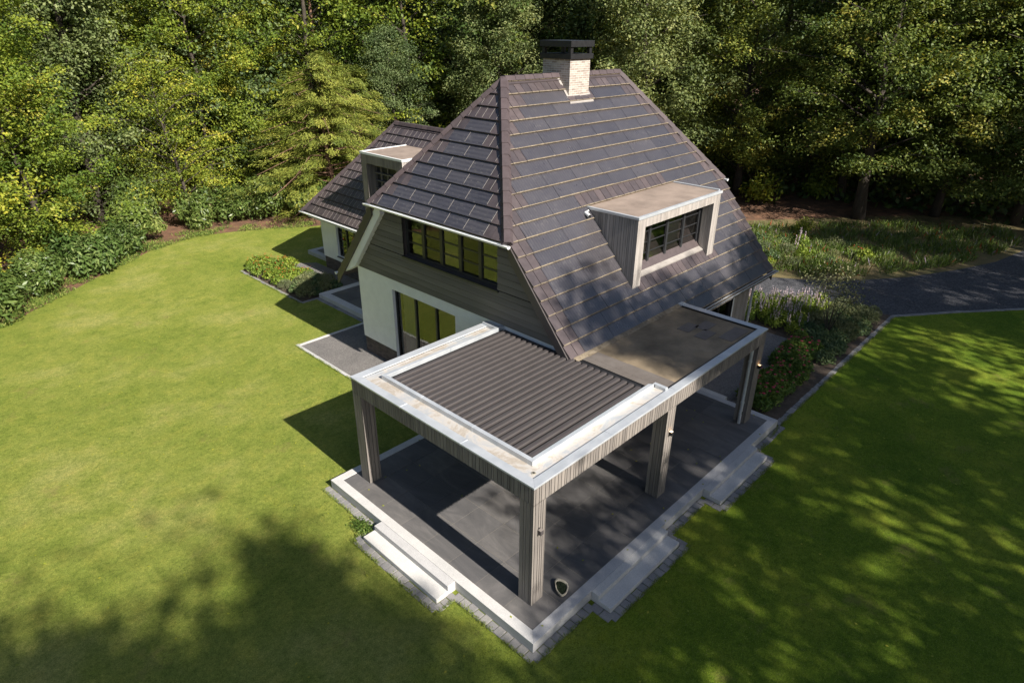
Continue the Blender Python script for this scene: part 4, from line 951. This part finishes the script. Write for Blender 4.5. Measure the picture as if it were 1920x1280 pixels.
# trees on the sunny side that throw the dappled shade over lawn and patio
SHADE = [(-4.6, -33.0, 1.66), (-9.4, -31.4, 1.64), (-7.0, -34.2, 1.66), (1.8, -25.5, 1.12), (8.3, -31.6, 1.74), (13.4, -30.8, 1.66), (23.6, -30.5, 1.42), (32, -29.5, 1.55), (41, -29, 1.7), (52, -31, 1.7)]
for k, (x, y, s) in enumerate(SHADE):
    st_ = tree('shade_oak', x, y, s, k*1.3, 'oak in the row behind the photographer that shades the lawn', group='oaks on the sunny side behind the photographer')
    if k < 2: st_.rotation_euler.z = k*2.1; st_.scale = (1.0, 1.0, s)
# the wood behind, one mass
def forest_mass():
    r = np.random.default_rng(55); kinds = ['oak_a', 'oak_b', 'dark_beech_a', 'dark_beech_b', 'beech_a', 'pine']
    arr = {}
    for k in kinds:
        me = TREES[k][1]; n = len(me.polygons); co = np.empty(len(me.vertices)*3, np.float32); me.vertices.foreach_get('co', co); v = np.empty(n, np.float32); me.attributes['v'].data.foreach_get('value', v)
        tm = TREES[k][0]; tc = np.array([w.co[:] for w in tm.vertices]); tf = [tuple(p.vertices) for p in tm.polygons if len(p.vertices) == 4]
        arr[k] = (co.reshape(n, 4, 3), v, tc[np.array(tf)])
    V, Q, MI = [], [], []
    spots = []
    for ring_, (d, n) in enumerate(((53, 15), (60, 17), (68, 20), (78, 24), (90, 26))):
        for i in range(n):
            az = R(-6+108*(i+.5*(ring_ % 2)+.25*r.random())/n); dd = d+r.normal()*1.5
            spots.append((-7.1+dd*math.cos(az), -6.2+dd*math.sin(az)))
    for (x, y) in spots:
        azd = math.degrees(math.atan2(y+6.2, x+7.1)); k = kinds[int(r.choice([2, 3, 5, 1]))] if azd < 30 else kinds[int(r.choice([0, 1, 4, 0, 3]))]
        q, v, tq = arr[k]; a = r.random()*6.28; s = .95+.2*r.random(); c, sn = math.cos(a), math.sin(a); rot = np.array([[c, -sn, 0], [sn, c, 0], [0, 0, 1]])
        nr = math.hypot(x+7.1, y+6.2) < 64; sel = slice(None, None, 3 if nr else 5)
        qq = q[sel]; ctr = qq.mean(1, keepdims=True); qq = ctr+(qq-ctr)*(1.45 if nr else 2.0)
        V.append(((qq@rot.T)*s+np.array([x, y, 0]))); Q.append(v[sel]); mi = {'oak': 0, 'dar': 1, 'bee': 2, 'pin': 0}[k[:3]]; MI.append(np.full(len(v[sel]), mi))
        V.append((tq@rot.T)*s+np.array([x, y, 0])); Q.append(np.full(len(tq), .5)); MI.append(np.full(len(tq), 3))
    n = 60000; az = np.radians(r.uniform(-8, 104, n)); dd = r.uniform(50, 95, n); nz = np.sin(az*90+np.sin(dd*.7)*2)*.5+.5
    c = np.column_stack([-7.1+dd*np.cos(az), -6.2+dd*np.sin(az), r.random(n)**1.5*(.3+1.6*nz)+.05])
    V.append(leaf_quads(c, r.normal(size=(n, 3))+np.array([0, 0, .8]), .26, .15, r)); Q.append(.35+r.normal(size=n)*.2); MI.append(r.choice([0, 1], n))
    me = quads_mesh('forest_mass', np.concatenate(V), np.concatenate(Q), ['oak_leaf', 'dark_beech_leaf', 'beech_leaf', 'bark'], np.concatenate(MI))
    o = link('background_forest', me); o['kind'] = 'stuff'; o['label'] = 'dense mixed wood reading as one dark mass behind the first trees'; o['category'] = 'forest'
forest_mass()
# distant low hill of forest as horizon closure is provided by the mass itself; reflections need trees on the -X side
for k, (x, y, s) in enumerate([(-33, -6, 1.), (-34, 3, 1.1), (-33, 12, 1.), (-29, 21, 1.05), (-20, 26, 1.), (-13, 28, .95)]):
    tree('beech_b' if k % 2 else 'oak_a', x, y, s, k*2., 'tree on the far side of the lawn outside the photo', group='trees across the lawn outside the photo')

# bushes ---------------------------------------------------------------
def bush_mesh(seed, rx, ry, h, n, leaf, mat_, wid=.42, up=.4, lumps=14):
    r = np.random.default_rng(seed); V, vals = [], []
    L = unit(r.normal(size=(lumps, 3))); L[:, 2] = np.abs(L[:, 2]); ctr = L*np.array([rx*.62, ry*.62, h*.55])*(.4+.6*r.random((lumps, 1)))+np.array([0, 0, h*.22])
    for c in ctr:
        m_ = n//lumps; lr = .38*min(rx, ry, h)*(.8+.5*r.random())
        q = unit(r.normal(size=(m_, 3)))*(r.random((m_, 1))**.33); p = c+q*np.array([lr*1.15, lr*1.15, lr])
        nn = q+r.normal(size=(m_, 3))*.45+np.array([0, 0, up]); V.append(leaf_quads(p, nn, leaf*(.7+.6*r.random(m_)), leaf*wid, r)); vals.append(.45+r.normal()*.12+r.normal(size=m_)*.2)
    V = np.concatenate(V); V[:, :, 2] = np.maximum(V[:, :, 2], .02); return quads_mesh('foliage', V, np.concatenate(vals), [mat_])
BM = [bush_mesh(201+k, 1.8, 1.6, 2.3+.3*k, 4200, .125, 'laurel_leaf', .36, lumps=[16, 22, 13][k]) for k in range(3)]
def bush(me, x, y, s, label, name='laurel_bush', group=None, cat='bush', sz=None):
    t = empty(name, (x, y, 0), random.random()*6.28); t.scale = (s, s, (sz or s)); tag(t, label, cat, group); link('foliage', me, t)
    b_ = MB()
    for k in range(5):
        a = k*1.26; b_.tube([(0, 0, -.05), (.25*math.cos(a), .25*math.sin(a), .6), (.7*math.cos(a), .7*math.sin(a), 1.3)], [.035, .025, .01], 5)
    b_.build('stem', 'bark', t); return t
LB_ = 'glossy laurel bushes along the lawn edge'
pos = [(-7.6, 24.9), (-5.0, 26.3), (-2.6, 27.9), (-.4, 29.5), (1.6, 31.0), (3.0, 32.8)]
lab = ['glossy laurel bush at the far left edge of the lawn', 'second laurel bush from the left along the lawn edge', 'laurel bush below the yellow beech, third from the left', 'laurel bush in the middle of the left hedge row', 'laurel bush before the bare reddish soil', 'last laurel bush of the left row next to the small dark tree']
for k, ((x, y), l) in enumerate(zip(pos, lab)): bush(BM[k % 3], x+.35, y-.65, [.9, 1.15, .8, 1.1, .85, 1.0][k], l, group=LB_)
pos = [(9.2, 33.3), (11.2, 32.2), (13.2, 30.8), (15.2, 29.4), (17.4, 28.6)]
lab = ['laurel bush right of the small round bush', 'broad laurel bush in front of the conifer', 'laurel bush near the far corner of the wing', 'laurel bush just above the wing eave', 'laurel bush mostly hidden behind the wing roof']
for k, ((x, y), l) in enumerate(zip(pos, lab)): bush(BM[(k+1) % 3], x, y, 1.05, l, group='glossy laurel bushes behind the wing')
bush(BM[0], 7.0, 33.0, .85, 'small round dark green bush standing alone on the reddish soil at the lawn edge', 'round_bush', sz=1.15)
bush(BM[1], 4.2, 34.3, .9, 'small dark leaved tree between the left hedge and the round bush', 'evergreen_shrub', sz=1.5)
SB = bush_mesh(230, 1.0, 1.0, 1.6, 900, .09, 'beech_leaf', .5)
bush(SB, 31.3, 7.0, .75, 'small pale sapling at the back of the meadow in front of the dark wood', 'sapling', cat='sapling')
for k, (x, y, s) in enumerate([(36.5, 12.0, 1.2), (33.0, 14.2, 1.1), (41.5, 10, 1.3)]):
    bush(SB, x, y, s*1.3, ['leafy undergrowth shrub under the sunlit oak', 'low shrub behind the right roof hip', 'shrub in the dark wood left of the thick trunk'][k], 'undergrowth_shrub', 'undergrowth shrubs in the wood')
# multi-stem young tree in the bed
t = tag(empty('young_tree', (18.1, .75, 0)), 'young multi stem tree with sparse leaves rising from the flower bed by the driveway', 'tree')
r_ = np.random.default_rng(9); b = MB(); V = []; 
for k in range(8):
    a = k*.785+.3; tip = np.array([math.cos(a)*(.5+.5*r_.random()), math.sin(a)*(.5+.5*r_.random()), 1.7+.8*r_.random()])
    mid = tip*np.array([.35, .35, .5]); b.tube([(0, 0, 0), tuple(mid), tuple(tip)], [.022, .014, .005], 5)
    for j in range(9):
        f = .45+.6*r_.random(); p = mid+(tip-mid)*f; q = p+r_.normal(size=3)*.28; b.tube([tuple(p), tuple(q)], [.006, .003], 4); n = 16
        pp = q+r_.normal(size=(n, 3))*.16; V.append(leaf_quads(pp, r_.normal(size=(n, 3))+np.array([0, 0, .6]), .05, .026, r_))
b.build('stem', 'bark', t); V = np.concatenate(V); link('crown', quads_mesh('crown', V, r_.random(len(V)), ['feather_leaf']), t)

# perennials ------------------------------------------------------------
def in_poly(x, y, P):
    c = False
    for i in range(len(P)):
        (x0, y0), (x1, y1) = P[i], P[i-1]
        if (y0 > y) != (y1 > y) and x < (x1-x0)*(y-y0)/(y1-y0)+x0: c = not c
    return c
def scatter(P, d, seed, inset=0):
    r = random.Random(seed); xs = [p[0] for p in P]; ys = [p[1] for p in P]; out = []
    y = min(ys)+d/2; row = 0
    while y < max(ys):
        x = min(xs)+d/2*(1+row % 2)
        while x < max(xs):
            px, py = x+r.uniform(-.25, .25)*d, y+r.uniform(-.25, .25)*d
            if in_poly(px, py, P): out.append((px, py))
            x += d
        y += d*.86; row += 1
    return out
def clump_mesh(seed, rad, h, n, leaf, wid, mat_, up=.5, long=False):
    r = np.random.default_rng(seed); q = r.random((n, 1))**.5*unit(r.normal(size=(n, 2))); z = h*(1-.55*(q**2).sum(1))*(.25+.75*r.random(n)**.6)
    c = np.column_stack([q*rad, z]); nn = r.normal(size=(n, 3))*.6+np.array([0, 0, 1.])*up+np.column_stack([q, np.zeros(n)])*.6
    dr = np.column_stack([q, np.full(n, .8)])+r.normal(size=(n, 3))*.4 if long else None
    V = leaf_quads(c, nn, leaf*(.7+.6*r.random(n)), leaf*wid, r, dr); V[:, :, 2] = np.maximum(V[:, :, 2], .015)
    return quads_mesh('foliage', V, .45+r.normal(size=n)*.22, [mat_])
def cone_flower_mesh(seed, n, rad, h, mat_, pet=.04):
    r = np.random.default_rng(seed); V = []; OUT = []
    for k in range(n):
        q = r.normal(size=2)*rad*.45; c = np.array([q[0], q[1], h*(.85+.3*r.random())]); tilt = r.normal(size=3)*.2+np.array([0, 0, 1.])
        for j in range(9):
            a = j*.7; d = np.array([math.cos(a), math.sin(a), -.25]); V.append(leaf_quads((c+d*pet)[None], tilt[None]+d[None]*.4, pet, pet*.45, r, d[None]))
        V = np.concatenate(V); OUT.append(quads_mesh('flower', V, r.random(len(V)), [mat_])); V = []
    return OUT
def spike_mesh(seed, n, rad, h, mat_):
    r = np.random.default_rng(seed); OUT = []
    for k in range(n):
        q = r.normal(size=2)*rad*.5; ht = h*(.8+.35*r.random()); m_ = 22; z = ht*(.62+.38*np.linspace(0, 1, m_)); c = np.column_stack([np.full(m_, q[0]), np.full(m_, q[1]), z])+r.normal(size=(m_, 3))*.01
        OUT.append(quads_mesh('flower_spike', leaf_quads(c, r.normal(size=(m_, 3)), .022, .016, r), r.random(m_), [mat_]))
    return OUT
ECH = [(clump_mesh(300+k, .26, .5, 230, .085, .28, 'bed_leaf', .5, True), cone_flower_mesh(310+k, 1+k, .34, .50, 'pink_petal', .029)) for k in range(3)]
AGA = [(clump_mesh(320+k, .32, .66, 460, .045, .5, 'lime_leaf'), spike_mesh(330+k, 5, .34, .90, 'lilac_petal')) for k in range(2)]
SED = [(clump_mesh(340+k, .33, .38, 420, .045, .55, 'sedum_leaf', .8), None) for k in range(2)]
FEA = [(clump_mesh(350+k, .4, .5, 620, .06, .18, 'feather_leaf', .3, True), None) for k in range(2)]
REDP = [(clump_mesh(360+k, .34, .42, 330, .06, .45, 'lime_leaf', .6), cone_flower_mesh(370+k, 4, .46, .44, 'red_petal', .018)) for k in range(2)]
def plants(P, d, seed, proto, name, fl_name, cat, group, labfn, smin=.85, smax=1.2):
    r = random.Random(seed)
    pts = scatter(P, d, seed)
    for k, (x, y) in enumerate(pts):
        me, fm = proto[k % len(proto)]
        t = empty(name, (x, y, .01), r.random()*6.28); s = r.uniform(smin, smax); t.scale = (s, s, s); tag(t, labfn(x, y), cat, group); link('foliage', me, t)
        for m__ in (fm or ()): link(fl_name, m__, t)
plants([(10.75, -.15), (13.5, -.05), (16.2, .35), (16.9, 1.3), (15.6, 1.35), (10.8, .85)], .42, 1, ECH, 'coneflower_plant', 'flower', 'coneflower', 'pink coneflowers in the bed right of the patio', lambda x, y: 'green coneflower clump with pink blooms in the bed right of the patio')
plants([(13.8, -.25), (21.4, -.1), (21.0, 1.1), (17.4, 1.5), (16.6, .3)], .52, 2, SED, 'stonecrop_plant', 'flower', 'stonecrop', 'low green mounds between coneflowers and driveway', lambda x, y: 'low rounded green mound without flowers in the bed along the driveway kerb')
plants([(17.9, .1), (21.6, -.2), (21.3, 1.5), (18.4, 1.7)], .6, 3, FEA, 'ornamental_grass', 'flower', 'ornamental grass', 'feathery grasses near the kerb bend', lambda x, y: 'feathery pale tuft growing beside the young multi stem tree near the kerb bend')
plants([(16.95, 1.7), (20.9, 1.6), (20.0, 3.4), (18.4, 4.8), (17.5, 5.6), (17.0, 3)], .5, 4, AGA, 'agastache_plant', 'flower_spike', 'flowering perennial', 'lilac flower spikes by the house corner', lambda x, y: 'upright green plant with pale lilac flower spikes by the right house corner')
plants([(5.45, 24.0), (6.4, 24.9), (7.3, 23.2), (7.3, 20.8), (5.45, 20.9)], .52, 5, REDP, 'red_perennial', 'flower', 'flowering perennial', 'red flowering perennials in the lawn bed', lambda x, y: 'bright green perennial with small red flowers in the left lawn bed')
plants([(5.45, 20.8), (7.3, 20.7), (7.35, 18.45), (5.45, 18.4)], .5, 6, [FEA[0], SED[0]], 'ornamental_grass', 'flower', 'ornamental grass', 'grey green tufts at the shaded end of the lawn bed', lambda x, y: 'grey green tuft at the shaded end of the left lawn bed')
plants([(23.2, 9.5), (24.4, 5.6), (26.5, 3.4), (29.5, 2.2), (31, 5), (28, 9.5), (24.5, 12.5)], 1.25, 8, [REDP[0], SED[1], FEA[1], REDP[1], SED[0], FEA[0], AGA[0]], 'meadow_perennial', 'flower', 'wild perennial', 'loose perennials in the meadow beyond the driveway', lambda x, y: 'loose perennial growing in the sunny meadow planting beyond the driveway', .8, 1.5)
# meadow and forest edge cover (stuff)
def blades(name, P, n, seed, hmin, hmax, mats, wid=.012, mi_p=(1.,), label='', z0=0.0, broad=0):
    r = np.random.default_rng(seed); xs = [p[0] for p in P]; ys = [p[1] for p in P]; X_ = []
    while len(X_) < n:
        c = np.column_stack([r.uniform(min(xs), max(xs), n), r.uniform(min(ys), max(ys), n)])
        # clumpy
        key = np.sin(c[:, 0]*1.7+np.sin(c[:, 1]*2.3))*np.cos(c[:, 1]*1.9+np.sin(c[:, 0]*1.1)); keep = r.random(n) < .40+.62*key
        X_ += [tuple(p) for p, kk in zip(c, keep) if kk and in_poly(p[0], p[1], P)]
    c = np.array(X_[:n]); h = r.uniform(hmin, hmax, n); d = np.column_stack([r.normal(size=(n, 2))*.45, np.ones(n)]); base = np.column_stack([c, np.full(n, z0)])
    cen = base+unit(d)*h[:, None]*.5; nn = np.column_stack([r.normal(size=(n, 2)), r.random(n)*.4]); V = leaf_quads(cen, nn, h*.5, wid*(.7+.6*r.random(n)), r, d)
    if broad:
        m_ = broad; sel = r.integers(0, n, m_); cc = base[sel]+np.column_stack([r.normal(size=(m_, 2))*.12, h[sel]*(.5+.6*r.random(m_))]); V = np.concatenate([V, leaf_quads(cc, r.normal(size=(m_, 3))*.5+np.array([0, 0, 1]), .035, .022, r)])
    mi = r.choice(len(mats), len(V), p=mi_p); me = quads_mesh(name, V, .5+r.normal(size=len(V))*.25, mats, mi); o = link(name, me); o['kind'] = 'stuff'; o['label'] = label; return o
mp = [(22.4, 8.5), (23.4, 5.2), (24.8, 3.1), (27.9, .9), (31, -.7), (33.8, -1.7), (38, -2.6), (41, -1), (37.5, 3.5), (34, 6.5), (30.5, 9.5), (26, 12.5), (23, 14)]
blades('meadow_grass', mp, 22000, 61, .08, .62, ['bed_leaf', 'feather_leaf', 'red_petal', 'lilac_petal'], .022, (.66, .31, .018, .012), 'loose green meadow planting beyond the driveway', broad=14000)
edge = [(-9, 23), (-4.4, 24.2), (-2.2, 25.9), (.6, 28.2), (3.3, 30.2), (6, 31.2), (8.2, 30.5), (11.8, 28.4), (12.3, 29.3), (8.4, 31.8), (6, 32.7), (2.8, 31.4), (0, 29.3), (-2.8, 27), (-5, 25.3), (-9, 24.2)]
blades('edge_weeds', edge, 6000, 62, .05, .22, ['bed_leaf', 'grass_blade'], .015, (.6, .4), 'rough weeds along the lawn edge', broad=6000)
# grass blades of the lawn near the patio and along edgings
def lawn_grass():
    r = np.random.default_rng(77); n = 330000
    c = np.column_stack([r.uniform(-9, 14, n), r.uniform(-7.5, 22, n)])
    d_ = np.hypot(c[:, 0]+7.1, c[:, 1]+6.2); keep = r.random(n) < np.clip(1.25-d_/26, .12, 1)
    x, y = c[:, 0], c[:, 1]
    blk = ((x > -.87) & (x < 10.56) & (y > -.87) & (y < 6.7)) | ((x > -1.38) & (x < -.6) & (y > 1.37) & (y < 4.45)) | ((y > -1.37) & (y < -.6) & (((x > .95) & (x < 4.07)) | ((x > 5.62) & (x < 8.75)))) | ((x > 2.9) & (y > 6.4) & (y < 14.68)) | ((x > 5.9) & (y > 14)) | ((x > 5.15) & (y > 18.15)) | ((x > 10) & (y > -.72))
    c = c[keep & ~blk]; n = len(c); h = r.uniform(.02, .045, n); d = np.column_stack([r.normal(size=(n, 2))*.6, np.ones(n)])
    cen = np.column_stack([c, np.zeros(n)])+unit(d)*h[:, None]*.5; V = leaf_quads(cen, np.column_stack([r.normal(size=(n, 2)), r.random(n)]), h*.55, .0035, r, d)
    me = quads_mesh('lawn_grass', V, .5+r.normal(size=n)*.22, ['grass_blade']); o = link('lawn_grass', me); o['kind'] = 'stuff'; o['label'] = 'short mown grass of the lawn'
lawn_grass()
# weeds at the step corner
t = None
r = np.random.default_rng(91); n = 500; c = np.column_stack([-.95+r.normal(size=n)*.10, 4.55+r.normal(size=n)*.18, np.abs(r.normal(size=n))*.05+.02])
o = link('corner_weeds', quads_mesh('corner_weeds', leaf_quads(c, r.normal(size=(n, 3))+np.array([0, 0, .8]), .045, .014, r), r.random(n), ['bed_leaf'])); o['kind'] = 'stuff'; o['label'] = 'tuft of weeds beside the left steps'

# fallen leaves
r = np.random.default_rng(93); n = 620; P_ = []
c = np.column_stack([r.uniform(-9, 20, n), r.uniform(-7, 24, n), np.full(n, .022)])
c[(c[:, 0] > -1.4) & (c[:, 0] < 10.6) & (c[:, 1] > -1.4) & (c[:, 1] < 6.7), 2] = DZ+.006
keep = ~((c[:, 0] > 2.9) & (c[:, 1] > 6.3)) & ~((c[:, 0] > 10.3) & (c[:, 1] > -.7)) & ~((np.abs(c[:, 0]+1.0) < .42) & (c[:, 1] < 4.5) & (c[:, 1] > -1.4)) & ~((c[:, 1] > -1.45) & (c[:, 1] < -.6) & (c[:, 0] < 10.6) & (c[:, 0] > -1.4))
c = c[keep]; n = len(c)
o = link('fallen_leaves', quads_mesh('fallen_leaves', leaf_quads(c, r.normal(size=(n, 3))*.15+np.array([0, 0, 1.]), .035, .022, r), .6+.4*r.random(n), ['beech_leaf'])); o['kind'] = 'stuff'; o['label'] = 'scattered small fallen leaves on lawn and patio'

# taller unmown grass along the paving edges
def edge_grass(paths, per, seed):
    r = np.random.default_rng(seed); C = []
    for (x0, y0), (x1, y1) in paths:
        L = math.hypot(x1-x0, y1-y0); n = int(L*per); t_ = r.random(n); nx, ny = (y1-y0)/L, -(x1-x0)/L
        ok = np.sin(t_*L*3.1+x0*5)+np.sin(t_*L*7.3+y0*3) > -.6-r.random(n)*.8; t_ = t_[ok]; n = len(t_); off = np.abs(r.normal(size=n))*.035-.015
        C.append(np.column_stack([x0+(x1-x0)*t_+nx*off, y0+(y1-y0)*t_+ny*off, np.zeros(n)]))
    c = np.concatenate(C); n = len(c); h = r.uniform(.03, .085, n); d = np.column_stack([r.normal(size=(n, 2))*.5, np.ones(n)])
    o = link('edge_grass', quads_mesh('edge_grass', leaf_quads(c+unit(d)*h[:, None]*.5, np.column_stack([r.normal(size=(n, 2)), r.random(n)]), h*.55, .006, r, d), .4+r.normal(size=n)*.25, ['grass_blade'])); o['kind'] = 'stuff'; o['label'] = 'longer grass fringe along the paving edges'
E_ = .215
edge_grass([((DX0-E_, 4.23+E_), (DX0-E_, DY1+.1)), ((-1.163-E_, 1.589-E_), (-1.163-E_, 4.226+E_)), ((DX0-E_, DY0-E_), (DX0-E_, 1.589-E_)), ((1.172-E_, DY0-E_), (DX0-E_, DY0-E_)), ((3.848+E_, -1.149-E_), (1.172-E_, -1.149-E_)),
            ((5.84-E_, DY0-E_), (3.848+E_, DY0-E_)), ((8.521+E_, -1.149-E_), (5.84-E_, -1.149-E_)), ((10.4, -.70), (8.521+E_, DY0-E_)), ((22.0, -.66), (10.45, -.70)), ((2.92, 6.6), (2.92, 14.66)), ((5.16, 18.2), (5.16, 24.0)), ((-1.163-E_, 4.226+E_), (DX0-E_, 4.226+E_)), ((DX0-E_, 1.589-E_), (-1.163-E_, 1.589-E_))], 260, 95)
